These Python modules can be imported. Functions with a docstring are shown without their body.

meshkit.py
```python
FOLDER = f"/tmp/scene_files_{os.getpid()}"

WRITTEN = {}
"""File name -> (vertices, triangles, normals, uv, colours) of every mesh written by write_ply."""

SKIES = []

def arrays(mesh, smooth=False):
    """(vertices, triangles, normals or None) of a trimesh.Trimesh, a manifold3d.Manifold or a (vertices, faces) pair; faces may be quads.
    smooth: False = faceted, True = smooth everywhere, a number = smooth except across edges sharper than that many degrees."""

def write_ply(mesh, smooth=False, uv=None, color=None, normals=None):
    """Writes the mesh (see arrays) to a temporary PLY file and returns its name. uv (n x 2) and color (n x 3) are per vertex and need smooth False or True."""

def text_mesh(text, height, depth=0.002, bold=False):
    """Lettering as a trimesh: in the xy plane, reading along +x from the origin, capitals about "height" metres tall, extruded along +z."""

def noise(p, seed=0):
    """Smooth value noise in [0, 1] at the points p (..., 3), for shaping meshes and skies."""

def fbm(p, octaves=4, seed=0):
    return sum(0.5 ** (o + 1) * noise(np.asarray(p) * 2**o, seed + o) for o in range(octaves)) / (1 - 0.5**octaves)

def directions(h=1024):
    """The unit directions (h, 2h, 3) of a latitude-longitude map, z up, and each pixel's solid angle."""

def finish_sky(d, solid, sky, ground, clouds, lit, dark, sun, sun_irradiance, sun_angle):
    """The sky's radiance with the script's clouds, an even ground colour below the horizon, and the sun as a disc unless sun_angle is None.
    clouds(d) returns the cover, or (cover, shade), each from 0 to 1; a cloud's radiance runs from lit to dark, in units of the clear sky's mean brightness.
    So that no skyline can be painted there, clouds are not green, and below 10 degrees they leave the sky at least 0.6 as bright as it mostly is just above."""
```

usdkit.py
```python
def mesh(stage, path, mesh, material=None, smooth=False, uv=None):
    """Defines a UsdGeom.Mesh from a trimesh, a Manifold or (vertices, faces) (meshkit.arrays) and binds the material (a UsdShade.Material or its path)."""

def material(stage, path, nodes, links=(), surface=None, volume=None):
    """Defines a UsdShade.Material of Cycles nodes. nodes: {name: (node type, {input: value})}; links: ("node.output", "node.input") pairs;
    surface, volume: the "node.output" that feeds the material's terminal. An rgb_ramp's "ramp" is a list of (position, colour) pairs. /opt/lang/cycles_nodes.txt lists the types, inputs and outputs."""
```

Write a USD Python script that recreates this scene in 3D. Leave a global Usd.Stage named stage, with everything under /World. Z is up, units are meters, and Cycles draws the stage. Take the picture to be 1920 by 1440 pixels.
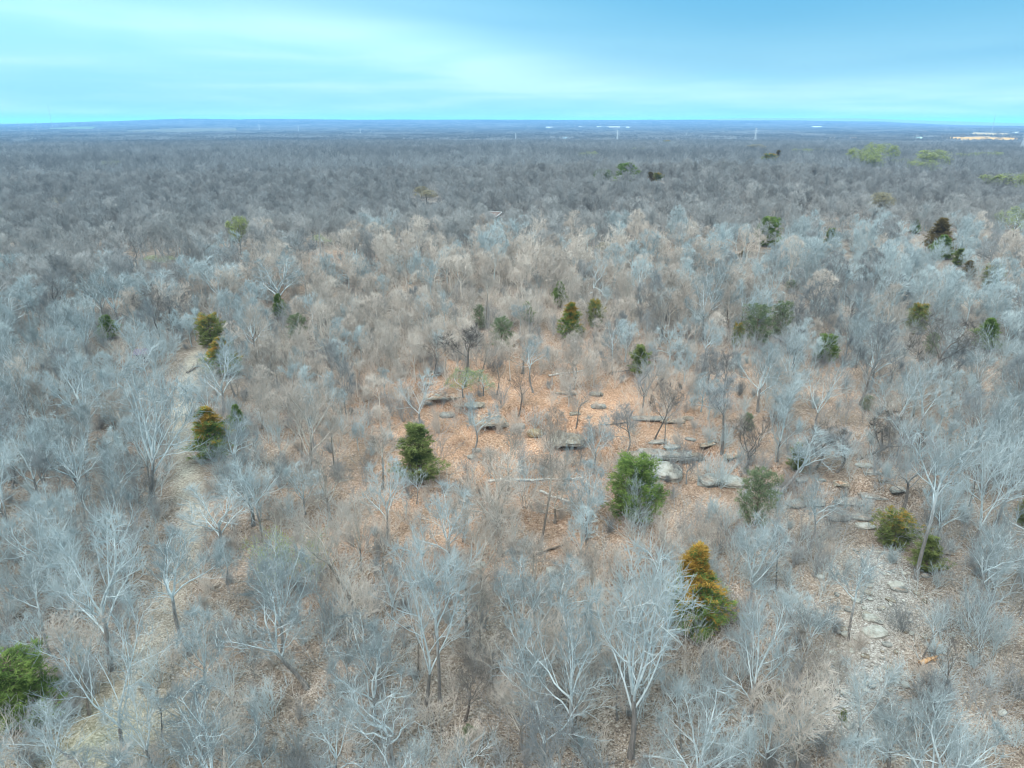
import math
import numpy as np
import trimesh
import usdkit
from meshkit import noise, fbm
from scipy.spatial import cKDTree
from pxr import Usd, UsdGeom, UsdLux, UsdShade, Gf, Sdf, Vt

stage = Usd.Stage.CreateInMemory()
UsdGeom.SetStageUpAxis(stage, 'Z')
UsdGeom.SetStageMetersPerUnit(stage, 1.0)
UsdGeom.Xform.Define(stage, '/World')
UsdGeom.Scope.Define(stage, '/World/Looks')

# ------------------------------------------------------------------ camera, sky, sun, exposure
CAM_Z, PITCH, FPX = 40.0, 20.3, 1333.0          # drone 40 m up, looking 20.3 degrees down; focal length in pixels of a 1920-wide frame
cam = UsdGeom.Camera.Define(stage, '/World/camera')
cam.AddTranslateOp().Set(Gf.Vec3d(0, 0, CAM_Z))
cam.AddRotateXOp().Set(90.0 - PITCH)
cam.CreateHorizontalApertureAttr(36.0)
cam.CreateVerticalApertureAttr(27.0)
cam.CreateFocalLengthAttr(36.0 * FPX / 1920.0)
cam.CreateFStopAttr(0.0)
cam.CreateClippingRangeAttr(Gf.Vec2f(0.5, 200000.0))
cam.CreateExposureAttr(1.12)
SUN_EL, SUN_AZ = math.radians(52), math.radians(215)     # behind the camera, to its left; azimuth = atan2(x, y)
SKY_STRENGTH, SUN_I = 0.1, 0.4
dome = UsdLux.DomeLight.Define(stage, '/World/sky')
dome.GetPrim().SetCustomDataByKey('kind', 'structure')
sky_mat = usdkit.material(stage, '/World/Looks/sky_material', {
    'sky': ('sky_texture', {'sky_type': 'single_scattering', 'sun_disc': False, 'sun_elevation': SUN_EL, 'sun_rotation': SUN_AZ}),
    'co': ('texture_coordinate', {}),
    'xyz': ('separate_xyz', {}),
    'zc': ('math', {'math_type': 'maximum', 'value2': 0.0}),
    'zp': ('math', {'math_type': 'add', 'value2': 0.055}),
    'px': ('math', {'math_type': 'divide'}),
    'py': ('math', {'math_type': 'divide'}),
    'plane': ('combine_xyz', {'z': 3.7}),
    'big': ('noise_texture', {'scale': 0.16, 'detail': 4.0, 'roughness': 0.5, 'distortion': 0.3}),
    'fine': ('noise_texture', {'scale': 0.36, 'detail': 3.5, 'roughness': 0.5, 'distortion': 0.3}),
    'deep': ('map_range', {'range_type': 'smoothstep', 'from_min': 0.03, 'from_max': 0.12, 'to_min': 0.0, 'to_max': 0.75, 'clamp': True}), 'deepmix': ('mix_color', {'b': (0.31, 1.60, 2.72)}),
    'rim': ('map_range', {'range_type': 'smoothstep', 'from_min': -0.04, 'from_max': -0.006, 'to_min': 0.0, 'to_max': 0.11, 'clamp': True}), 'rimadd': ('math', {'math_type': 'add'}),
    # the deck of blue-grey cloud: its lower edge lies higher to the west than to the east
    'edge': ('map_range', {'range_type': 'smoothstep', 'from_min': -0.35, 'from_max': 0.35, 'to_min': 0.128, 'to_max': 0.036, 'clamp': True}),
    'wob': ('math', {'math_type': 'multiply_add', 'value2': 0.11, 'value3': -0.055}),
    'wob2': ('math', {'math_type': 'multiply_add', 'value2': 0.02, 'value3': -0.010}),
    'zw': ('math', {'math_type': 'add'}),
    'zw2': ('math', {'math_type': 'add'}),
    'rel': ('math', {'math_type': 'subtract'}),
    'deck': ('map_range', {'range_type': 'smoothstep', 'from_min': -0.010, 'from_max': 0.048, 'to_min': 0.0, 'to_max': 1.0, 'clamp': True}),
    'lightband': ('rgb_ramp', {'ramp': [(0.30, (1.45, 3.4, 4.0)), (0.5, (1.75, 3.65, 4.15)), (0.72, (2.45, 4.15, 4.5))]}),
    'deckcol': ('rgb_ramp', {'ramp': [(0.30, (0.45, 1.75, 2.95)), (0.5, (0.70, 2.15, 3.25)), (0.72, (1.35, 2.9, 3.7))]}),
    'cloud': ('mix_color', {}),
    'hi': ('map_range', {'range_type': 'smoothstep', 'from_min': 0.15, 'from_max': 0.55, 'to_min': 0.0, 'to_max': 1.0, 'clamp': True}), 'grey': ('mix_color', {'b': (3.55, 4.75, 5.15)}),   # the deck overhead is plain grey cloud
    'cie': ('math', {'math_type': 'multiply_add', 'value2': 2.0, 'value3': 1.0}), 'ciec': ('combine_color', {}), 'grad': ('mix_color', {'blend_type': 'multiply', 'fac': 1.0, 'use_clamp': False}),   # an overcast sky is three times as bright overhead as at the horizon
    'both': ('mix_color', {'fac': 0.94}),
    'bg': ('background_shader', {'strength': SKY_STRENGTH})},
    [('co.generated', 'xyz.vector'), ('xyz.z', 'zc.value1'), ('zc.value', 'zp.value1'),
     ('xyz.x', 'px.value1'), ('zp.value', 'px.value2'), ('xyz.y', 'py.value1'), ('zp.value', 'py.value2'),
     ('px.value', 'plane.x'), ('py.value', 'plane.y'), ('plane.vector', 'big.vector'), ('plane.vector', 'fine.vector'),
     ('xyz.x', 'edge.value'), ('big.fac', 'wob.value1'), ('fine.fac', 'wob2.value1'),
     ('xyz.z', 'zw.value1'), ('wob.value', 'zw.value2'), ('zw.value', 'zw2.value1'), ('wob2.value', 'zw2.value2'),
     ('zw2.value', 'rel.value1'), ('edge.result', 'rel.value2'), ('rel.value', 'deck.value'),
     ('rel.value', 'rim.value'), ('rim.result', 'rimadd.value1'), ('fine.fac', 'rimadd.value2'), ('rimadd.value', 'lightband.fac'), ('big.fac', 'deckcol.fac'), ('rel.value', 'deep.value'), ('deep.result', 'deepmix.fac'), ('deckcol.color', 'deepmix.a'),
     ('zc.value', 'hi.value'), ('hi.result', 'grey.fac'), ('deepmix.result', 'grey.a'), ('grey.result', 'cloud.b'), ('deck.result', 'cloud.fac'), ('lightband.color', 'cloud.a'),
     ('sky.color', 'both.a'), ('zc.value', 'cie.value1'), ('cie.value', 'ciec.r'), ('cie.value', 'ciec.g'), ('cie.value', 'ciec.b'), ('cloud.result', 'grad.a'), ('ciec.color', 'grad.b'), ('grad.result', 'both.b'), ('both.result', 'bg.color')], surface='bg.background')
UsdShade.MaterialBindingAPI.Apply(dome.GetPrim()).Bind(sky_mat)
sun = UsdLux.DistantLight.Define(stage, '/World/sun')
sun.CreateIntensityAttr(SUN_I)
sun.CreateAngleAttr(20.0)
sun.CreateNormalizeAttr(True)
sun.CreateColorAttr(Gf.Vec3f(1.0, 0.93, 0.84))
sun.AddRotateZOp().Set(-math.degrees(SUN_AZ))
sun.AddRotateXOp().Set(-(90.0 - math.degrees(SUN_EL)))

# ------------------------------------------------------------------ helpers
rng = np.random.default_rng(20250)
_names = {}


def numbered(path):
    n = _names.get(path, 0)
    _names[path] = n + 1
    return path if n == 0 else f'{path}_{n:03d}'


def tag(p, label=None, cat=None, group=None, kind=None):
    p = p.GetPrim() if hasattr(p, 'GetPrim') else p
    for k, v in (('label', label), ('category', cat), ('group', group), ('kind', kind)):
        if v:
            p.SetCustomDataByKey(k, v)
    return p


def obj(name, mesh, material=None, parent='/World', smooth=False, kind=None, label=None):
    path = numbered(f'{parent}/{name}')
    m = usdkit.mesh(stage, path, mesh, material, smooth)
    tag(m, label=label, kind=kind)
    return m.GetPrim()


def place(x, t, yaw=0.0, s=(1, 1, 1), tilt=0.0, roll=0.0):
    x = UsdGeom.Xformable(x)
    x.AddTranslateOp().Set(Gf.Vec3d(*map(float, t)))
    if tilt:
        x.AddRotateYOp().Set(float(tilt))
    if roll:
        x.AddRotateXOp().Set(float(roll))
    x.AddRotateZOp().Set(float(yaw))
    x.AddScaleOp().Set(Gf.Vec3f(*map(float, s)))


def thing(name, label, cat, t=(0, 0, 0), yaw=0.0, s=(1, 1, 1), group=None, ref=None, tilt=0.0, roll=0.0):
    path = numbered(f'/World/{name}')
    x = UsdGeom.Xform.Define(stage, path)
    place(x, t, yaw, s, tilt, roll)
    tag(x, label, cat, group)
    if ref:
        x.GetPrim().GetReferences().AddInternalReference(ref)
        x.GetPrim().SetInstanceable(True)
    return path


def smoothstep(a, b, x):
    t = np.clip((np.asarray(x, float) - a) / (b - a), 0, 1)
    return t * t * (3 - 2 * t)


def cat_mesh(parts):
    v, f, n = [], [], 0
    for a, b in parts:
        v.append(a)
        f.append(b + n)
        n += len(a)
    return np.vstack(v), np.vstack(f)


def tubes(P, R, sides=3):
    """Many polylines P (b, n, 3) with radii R (b, n) as tapered tubes."""
    P, R = np.asarray(P, float), np.asarray(R, float)
    b, n, _ = P.shape
    T = np.gradient(P, axis=1)
    T /= np.linalg.norm(T, axis=2, keepdims=True) + 1e-9
    m = T.mean(1, keepdims=True)
    up = np.where(np.abs(m[..., 2:]) < 0.8, [0.0, 0, 1], [1.0, 0, 0])
    A = np.cross(T, np.broadcast_to(up, T.shape))
    A /= np.linalg.norm(A, axis=2, keepdims=True) + 1e-9
    B = np.cross(T, A)
    ang = np.arange(sides) * 2 * np.pi / sides
    V = P[:, :, None] + R[..., None, None] * (np.cos(ang)[:, None] * A[:, :, None] + np.sin(ang)[:, None] * B[:, :, None])
    k, i, j = np.meshgrid(np.arange(b), np.arange(n - 1), np.arange(sides), indexing='ij')
    base, jn = k * n * sides, (j + 1) % sides
    q = np.stack([base + i * sides + j, base + i * sides + jn, base + (i + 1) * sides + jn, base + (i + 1) * sides + j], -1).reshape(-1, 4)
    return V.reshape(-1, 3), np.vstack([q[:, [0, 1, 2]], q[:, [0, 2, 3]]])


def spikes(S, D, L, r, rg, bend=0.15, up=0.15, plain_=False):
    """Many thin twigs: each a bent three-sided spike."""
    D = D / (np.linalg.norm(D, axis=1, keepdims=True) + 1e-9)
    if plain_:
        D = D + rg.normal(0, bend * 0.5, D.shape) + [0, 0, up * 0.5]
        return tubes(np.stack([S, S + D * L[:, None]], 1), np.stack([r, r * 0.4], 1), 3)
    mid = S + D * L[:, None] * 0.55
    D2 = D + rg.normal(0, bend, D.shape) + [0, 0, up]
    D2 /= np.linalg.norm(D2, axis=1, keepdims=True) + 1e-9
    tip = mid + D2 * L[:, None] * 0.45
    P = np.stack([S, mid, tip], 1)
    R = np.stack([r, r * 0.75, r * 0.3], 1)
    return tubes(P, R, 3)


def children(P, R, n, t0, t1, angle, ratio, N, rg, up=0.12, wig=0.08, taper=0.35, rscale=0.55, rmin=0.008, phase=True):
    """n side branches for each parent polyline of P."""
    b, m, _ = P.shape
    t = np.linspace(t0, t1, n)[None] + rg.uniform(-0.5, 0.5, (b, n)) * (t1 - t0) / max(n, 1)
    t = np.clip(t, 0.02, 0.999)
    f = t * (m - 1)
    i = np.minimum(f.astype(int), m - 2)
    w = (f - i)[..., None]
    kb = np.arange(b)[:, None]
    S = P[kb, i] * (1 - w) + P[kb, i + 1] * w
    T = P[kb, i + 1] - P[kb, i]
    T /= np.linalg.norm(T, axis=2, keepdims=True) + 1e-9
    rad = R[kb, i] * (1 - w[..., 0]) + R[kb, i + 1] * w[..., 0]
    length = np.linalg.norm(np.diff(P, axis=1), axis=2).sum(1)[:, None]
    up0 = np.where(np.abs(T[..., 2:]) < 0.85, [0.0, 0, 1], [1.0, 0, 0])
    A = np.cross(T, up0)
    A /= np.linalg.norm(A, axis=2, keepdims=True) + 1e-9
    B = np.cross(A, T)
    ph = (np.arange(n) * 2.4)[None] + rg.uniform(0, 6.28, (b, 1)) + rg.normal(0, 0.5, (b, n)) if phase else rg.uniform(0, 6.28, (b, n))
    side = np.cos(ph)[..., None] * A + np.sin(ph)[..., None] * B
    an = np.radians(angle) * rg.uniform(0.7, 1.3, (b, n))
    d = np.cos(an)[..., None] * T + np.sin(an)[..., None] * side
    L = length * ratio * (1.12 - 0.62 * t) * rg.uniform(0.7, 1.25, (b, n))
    S, d, L, r0 = S.reshape(-1, 3), d.reshape(-1, 3), L.ravel(), np.maximum(rad.ravel() * rscale, rmin)
    pts = [S]
    for k in range(N - 1):
        d = d + rg.normal(0, wig, d.shape) + np.array([0, 0, up]) / (N - 1)
        d /= np.linalg.norm(d, axis=1, keepdims=True) + 1e-9
        pts.append(pts[-1] + d * (L / (N - 1))[:, None])
    r = r0[:, None] * np.linspace(1, taper, N)[None]
    return np.stack(pts, 1), np.maximum(r, rmin * 0.6)


# pixel (1920 x 1440 photograph) <-> the world, used once here to find where things stand on the ground
_cp, _sp = math.cos(math.radians(PITCH)), math.sin(math.radians(PITCH))


def ray(u, v):
    du, dv = np.broadcast_arrays(np.asarray(u, float) - 960, 720 - np.asarray(v, float))
    return np.stack([du, FPX * _cp + dv * _sp, -FPX * _sp + dv * _cp], -1)


def project(p):
    p = np.asarray(p, float)
    x, y, z = p[..., 0], p[..., 1], p[..., 2] - CAM_Z
    dep = y * _cp - z * _sp
    upc = y * _sp + z * _cp
    return 960 + FPX * x / np.maximum(dep, 1e-3), 720 - FPX * upc / np.maximum(dep, 1e-3), dep


# ------------------------------------------------------------------ terrain
_hu = np.array([-600, 0, 100, 200, 340, 640, 960, 1250, 1500, 1650, 1750, 1920, 2500.])
_hv = np.array([236, 232.5, 230, 227, 224, 225, 225.5, 225.5, 226, 229, 233, 236, 238.])
_h2u = np.array([-600, 400, 490, 590, 680, 1200, 1300, 1400, 1600, 1750, 1920, 2500.])
_h2v = np.array([238, 228, 222.5, 222.5, 226, 226, 223.5, 221, 221.3, 226, 231, 236.])


def slope_at(v):
    r = ray(960, v)
    return r[..., 2] / r[..., 1]


def ledge_y(x):
    return 82.0 - 0.50 * x + 1.6 * np.sin(x * 0.35) + 0.9 * np.sin(x * 0.9 + 1)


def ground(x, y):
    x, y = np.asarray(x, float), np.asarray(y, float)
    d = np.hypot(x, y)
    z = np.interp(d, [0, 45, 60, 80, 100, 150, 260, 400, 900, 1900, 4000, 90000], [2.5, 3.0, 3.4, 4.4, 6.2, 10.2, 10.0, 8.5, 2, -10, -14, -15])
    s = y - ledge_y(x)
    z = z + 1.5 * smoothstep(-0.7, 0.7, s) * np.exp(-np.maximum(s, 0) / 22.0) * smoothstep(-22, -9, x) * (1 - smoothstep(38, 50, x))
    z = z + 6.5 * np.exp(-((x - 95) / 85) ** 2 - ((y - 310) / 80) ** 2)
    z = z + 1.2 * np.exp(-((x - 15) / 70) ** 2 - ((y - 150) / 28) ** 2) - 3.0 * np.exp(-((y - 270) / 60) ** 2) * (y > 0)
    q = np.stack([x / 75.0, y / 75.0, np.zeros_like(x)], -1)
    z = z + (fbm(q, 3, 5) - 0.5) * 5.0 * smoothstep(60, 160, d) * np.exp(-d / 2500)
    q = np.stack([x / 9.0, y / 9.0, np.zeros_like(x)], -1)
    z = z + (fbm(q, 3, 9) - 0.5) * 0.8 * (d < 400)
    u = 960 + 1421 * x / np.maximum(y, 1.0)
    u = np.where(y > 1, np.clip(u, -600, 2500), 2500)
    wob = (fbm(np.stack([x / 900.0, y / 900.0, np.zeros_like(x)], -1), 3, 21) - 0.5)
    z1 = CAM_Z - 8 + 9000 * slope_at(np.interp(u, _hu, _hv)) + wob * 22
    z = z + (z1 - z) * np.exp(-((y - 9000) / 2300) ** 2) * (y > 0)
    z2 = CAM_Z + 15500 * slope_at(np.interp(u, _h2u, _h2v)) + wob * 8 - 4
    z = z + (z2 - z) * np.exp(-((y - 15500) / 2400) ** 2) * (y > 11500)
    return z


def P(u, v):
    """The ground point seen at a pixel."""
    r = ray(u, v)
    r = r / np.linalg.norm(r)
    lo, hi, n = 5.0, 40000.0, 900
    for _ in range(3):
        T = np.geomspace(lo, hi, n)
        q = np.array([0, 0, CAM_Z]) + T[:, None] * r
        below = np.nonzero(q[:, 2] < ground(q[:, 0], q[:, 1]))[0]
        k = max(1, below[0]) if len(below) else n - 1
        lo, hi, n = T[k - 1], T[k], 30
    t = (lo + hi) / 2
    p = np.array([0, 0, CAM_Z]) + r * t
    return np.array([p[0], p[1], float(ground(p[0], p[1]))])


def height_to(base, v):
    """How tall a thing at BASE must be for its top to come at picture row V."""
    r = ray(960, v)
    return CAM_Z + base[1] * r[2] / r[1] - base[2]


def metres(base, px):
    return px * project(base)[2] / FPX


def poly_px(points):
    return np.array([P(u, v)[:2] for u, v in points])


def dist_line(x, y, L):
    p = np.stack([x, y], -1)
    best = np.full(p.shape[:-1], 1e9)
    for a, b in zip(L[:-1], L[1:]):
        ab = b - a
        t = np.clip(((p - a) @ ab) / (ab @ ab), 0, 1)
        best = np.minimum(best, np.linalg.norm(p - (a + t[..., None] * ab), axis=-1))
    return best


TRACK = poly_px([(392, 640), (362, 690), (345, 750), (343, 820), (352, 900), (365, 960), (350, 1040), (318, 1120), (300, 1180), (262, 1250), (230, 1330), (170, 1420)])
STONY = poly_px([(1660, 1060), (1668, 1120), (1640, 1190), (1625, 1260), (1590, 1340)])
CLEARING = P(1010, 800)[:2]
LOWER = P(900, 930)[:2]
in_field = []          # filled below: tests whether a far point lies on open field

# ground sheet: a polar grid about the camera
ang = np.concatenate([np.linspace(-52, 52, 430), np.linspace(54, 306, 64)])
ang = np.radians(np.sort(ang))
rad = np.concatenate([[0.5, 5], np.arange(10, 115, 0.6), 115 * np.exp(np.linspace(0.006, math.log(34000 / 115), 230))])
AA, RR = np.meshgrid(ang, rad)
GX, GY = RR * np.sin(AA), RR * np.cos(AA)
GZ = ground(GX, GY)
na, nr = len(ang), len(rad)
i, j = np.meshgrid(np.arange(nr - 1), np.arange(na), indexing='ij')
jn = (j + 1) % na
quads = np.stack([i * na + j, i * na + jn, (i + 1) * na + jn, (i + 1) * na + j], -1).reshape(-1, 4)
gv = np.stack([GX, GY, GZ], -1).reshape(-1, 3)
gf = np.vstack([quads[:, [0, 2, 1]], quads[:, [0, 3, 2]]])
gx, gy = gv[:, 0], gv[:, 1]
gd = np.hypot(gx, gy)
# where the fresh oak leaves lie thick and orange, where the track and the grass are, where stones show
oak = np.exp(-(((gx - CLEARING[0]) / 30) ** 2 + ((gy - CLEARING[1] - 4) / 26) ** 2) ** 1.3)
oak = np.maximum(oak, 0.62 * np.exp(-(((gx - LOWER[0]) / 24) ** 2 + ((gy - LOWER[1]) / 17) ** 2) ** 1.3))
oak = np.maximum(oak, 0.5 * np.exp(-(((gx - 42) / 26) ** 2 + ((gy - 96) / 16) ** 2)))
oak = np.maximum(oak, 0.7 * np.exp(-((gx + 46) / 18) ** 2 - ((gy - 150) / 16) ** 2))
oak = np.clip(oak + 0.45 * (fbm(np.stack([gx / 14, gy / 14, gx * 0], -1), 3, 3) - 0.5), 0.0, 1)
trk = 1 - smoothstep(0.6, 2.0, dist_line(gx, gy, TRACK) + 1.2 * (fbm(np.stack([gx / 3, gy / 3, gx * 0], -1), 3, 8) - 0.5))
trk = trk * (0.55 + 0.45 * smoothstep(48, 68, gy))
gp = P(180, 1400)
grs = 0.8 * np.exp(-((gx - gp[0]) / 5) ** 2 - ((gy - gp[1]) / 5) ** 2)
stn = (1 - smoothstep(0.8, 3.4, dist_line(gx, gy, STONY) + 2.2 * (fbm(np.stack([gx / 2.5, gy / 2.5, gx * 0], -1), 3, 14) - 0.5))) * 0.62
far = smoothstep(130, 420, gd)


def ground_material():
    nodes = {
        'geo': ('geometry', {}),
        'leafy': ('voronoi_texture', {'scale': 14.0, 'feature': 'f1'}),
        'leafy2': ('voronoi_texture', {'scale': 7.0, 'feature': 'f1'}),
        'sep': ('separate_color', {}), 'sep2': ('separate_color', {}),
        'patch': ('noise_texture', {'scale': 0.22, 'detail': 5.0, 'roughness': 0.6}),
        'fine': ('noise_texture', {'scale': 3.0, 'detail': 4.0, 'roughness': 0.7}),
        'orange': ('rgb_ramp', {'ramp': [(0.0, (0.06, 0.037, 0.027)), (0.25, (0.19, 0.108, 0.068)), (0.5, (0.345, 0.19, 0.115)), (0.75, (0.44, 0.265, 0.17)), (1.0, (0.54, 0.43, 0.345))]}),
        'brown': ('rgb_ramp', {'ramp': [(0.0, (0.05, 0.039, 0.033)), (0.25, (0.12, 0.094, 0.076)), (0.5, (0.20, 0.150, 0.115)), (0.75, (0.275, 0.225, 0.185)), (1.0, (0.44, 0.41, 0.38))]}),
        'dry': ('rgb_ramp', {'ramp': [(0.0, (0.12, 0.098, 0.078)), (0.5, (0.28, 0.238, 0.19)), (1.0, (0.43, 0.385, 0.325))]}),
        'green': ('rgb_ramp', {'ramp': [(0.0, (0.10, 0.09, 0.055)), (0.5, (0.23, 0.21, 0.14)), (1.0, (0.36, 0.33, 0.26))]}),
        'stone': ('rgb_ramp', {'ramp': [(0.0, (0.09, 0.08, 0.072)), (0.45, (0.235, 0.215, 0.195)), (0.7, (0.33, 0.315, 0.295)), (1.0, (0.50, 0.50, 0.485))]}),
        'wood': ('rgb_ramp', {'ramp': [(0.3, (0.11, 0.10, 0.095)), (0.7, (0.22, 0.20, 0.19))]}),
        'a_oak': ('attribute', {'attribute': 'oak'}), 'a_trk': ('attribute', {'attribute': 'track'}), 'a_grs': ('attribute', {'attribute': 'grass'}),
        'a_stn': ('attribute', {'attribute': 'stones'}), 'a_far': ('attribute', {'attribute': 'far'}),
        'm1': ('mix_color', {}), 'm2': ('mix_color', {}), 'm3': ('mix_color', {}), 'm4': ('mix_color', {}), 'm5': ('mix_color', {}),
        'pm': ('map_range', {'from_min': 0.3, 'from_max': 0.7, 'to_min': 0.58, 'to_max': 1.25, 'clamp': True}),
        'mul': ('mix_color', {'blend_type': 'multiply', 'fac': 1.0, 'use_clamp': False}),
        'pc': ('combine_color', {}),
        'avg': ('math', {'math_type': 'multiply_add', 'value2': 0.6}), 'avg0': ('math', {'math_type': 'multiply', 'value2': 0.4}),
        'bmp': ('bump', {'strength': 0.7, 'distance': 0.12}),
        'p': ('principled_bsdf', {'roughness': 0.95, 'specular_ior_level': 0.15})}
    links = [('geo.position', 'leafy.vector'), ('geo.position', 'leafy2.vector'), ('geo.position', 'patch.vector'), ('geo.position', 'fine.vector'),
             ('leafy.color', 'sep.color'), ('leafy2.color', 'sep2.color'), ('sep2.r', 'avg0.value1'), ('sep.r', 'avg.value1'), ('avg0.value', 'avg.value3')]
    for c in ('orange', 'brown', 'dry', 'green', 'stone'):
        links.append(('avg.value', f'{c}.fac'))
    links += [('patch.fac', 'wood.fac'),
              ('brown.color', 'm1.a'), ('orange.color', 'm1.b'), ('a_oak.fac', 'm1.fac'),
              ('m1.result', 'm2.a'), ('dry.color', 'm2.b'), ('a_trk.fac', 'm2.fac'),
              ('m2.result', 'm3.a'), ('green.color', 'm3.b'), ('a_grs.fac', 'm3.fac'),
              ('m3.result', 'm4.a'), ('stone.color', 'm4.b'), ('a_stn.fac', 'm4.fac'),
              ('m4.result', 'mul.a'), ('patch.fac', 'pm.value'), ('pm.result', 'pc.r'), ('pm.result', 'pc.g'), ('pm.result', 'pc.b'), ('pc.color', 'mul.b'),
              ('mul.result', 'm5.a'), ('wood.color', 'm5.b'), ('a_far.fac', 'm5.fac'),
              ('m5.result', 'p.base_color'), ('fine.fac', 'bmp.height'), ('bmp.normal', 'p.normal')]
    return usdkit.material(stage, '/World/Looks/leaf_litter', nodes, links, surface='p.BSDF')


def plain(name, color, rough=0.8, spec=0.2, var=0.0, scale=2.0, metallic=0.0, bump=0.0):
    if not var:
        return usdkit.material(stage, f'/World/Looks/{name}', {'p': ('principled_bsdf', {'base_color': color, 'roughness': rough, 'specular_ior_level': spec, 'metallic': metallic})}, [], surface='p.BSDF')
    lo, hi = [max(0, c * (1 - var)) for c in color], [min(1, c * (1 + var)) for c in color]
    nodes = {'co': ('texture_coordinate', {}), 'n': ('noise_texture', {'scale': scale, 'detail': 5.0, 'roughness': 0.65}),
             'r': ('rgb_ramp', {'ramp': [(0.3, lo), (0.7, hi)]}), 'b': ('bump', {'strength': bump, 'distance': 0.05}),
             'p': ('principled_bsdf', {'roughness': rough, 'specular_ior_level': spec, 'metallic': metallic})}
    links = [('co.object', 'n.vector'), ('n.fac', 'r.fac'), ('r.color', 'p.base_color')]
    if bump:
        links += [('n.fac', 'b.height'), ('b.normal', 'p.normal')]
    return usdkit.material(stage, f'/World/Looks/{name}', nodes, links, surface='p.BSDF')


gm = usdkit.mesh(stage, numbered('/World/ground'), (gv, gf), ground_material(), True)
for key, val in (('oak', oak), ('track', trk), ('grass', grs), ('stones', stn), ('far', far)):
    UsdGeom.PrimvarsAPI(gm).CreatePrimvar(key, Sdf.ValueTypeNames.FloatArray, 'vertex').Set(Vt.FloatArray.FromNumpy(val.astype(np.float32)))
tag(gm, 'rolling ground covered in fallen oak leaves, running out to the horizon', None, None, 'structure')

# ------------------------------------------------------------------ haze
hz = trimesh.creation.box([72000, 72000, 480])
hz.apply_translation([0, 0, -480 / 2 + 122])
HAZE = 7.5e-5
hm = usdkit.material(stage, '/World/Looks/haze_air', {'v': ('principled_volume', {'color': (0.25, 0.58, 1.0), 'density': HAZE, 'anisotropy': 0.0})}, [], volume='v.volume')
USE_HAZE = True
if USE_HAZE:
    tag(obj('haze', hz, hm), 'thin blue haze filling the air over the whole valley', 'haze', None, 'stuff')

# ------------------------------------------------------------------ bare trees: their looks
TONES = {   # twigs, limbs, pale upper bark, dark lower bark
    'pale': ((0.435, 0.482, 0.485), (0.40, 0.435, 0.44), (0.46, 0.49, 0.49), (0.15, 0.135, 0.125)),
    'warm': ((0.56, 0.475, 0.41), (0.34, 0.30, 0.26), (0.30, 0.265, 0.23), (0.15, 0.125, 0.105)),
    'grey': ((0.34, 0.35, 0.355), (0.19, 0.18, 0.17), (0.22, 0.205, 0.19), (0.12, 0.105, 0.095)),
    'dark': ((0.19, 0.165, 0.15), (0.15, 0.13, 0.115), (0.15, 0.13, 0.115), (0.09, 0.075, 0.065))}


def twig_material(name, color, low=0.34):
    lo, hi = [c * low for c in color], [min(1, c * 1.45) for c in color]
    return usdkit.material(stage, f'/World/Looks/{name}', {
        'geo': ('geometry', {}), 'oi': ('object_info', {}), 'av': ('math', {'math_type': 'multiply_add', 'value2': 0.68}), 'h': ('math', {'math_type': 'multiply', 'value2': 0.32}),
        'r': ('rgb_ramp', {'ramp': [(0.0, lo), (1.0, hi)]}),
        'p': ('principled_bsdf', {'roughness': 0.85, 'specular_ior_level': 0.25})},
        [('geo.random_per_island', 'av.value1'), ('oi.random', 'h.value1'), ('h.value', 'av.value3'), ('av.value', 'r.fac'), ('r.color', 'p.base_color')], surface='p.BSDF')


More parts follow.
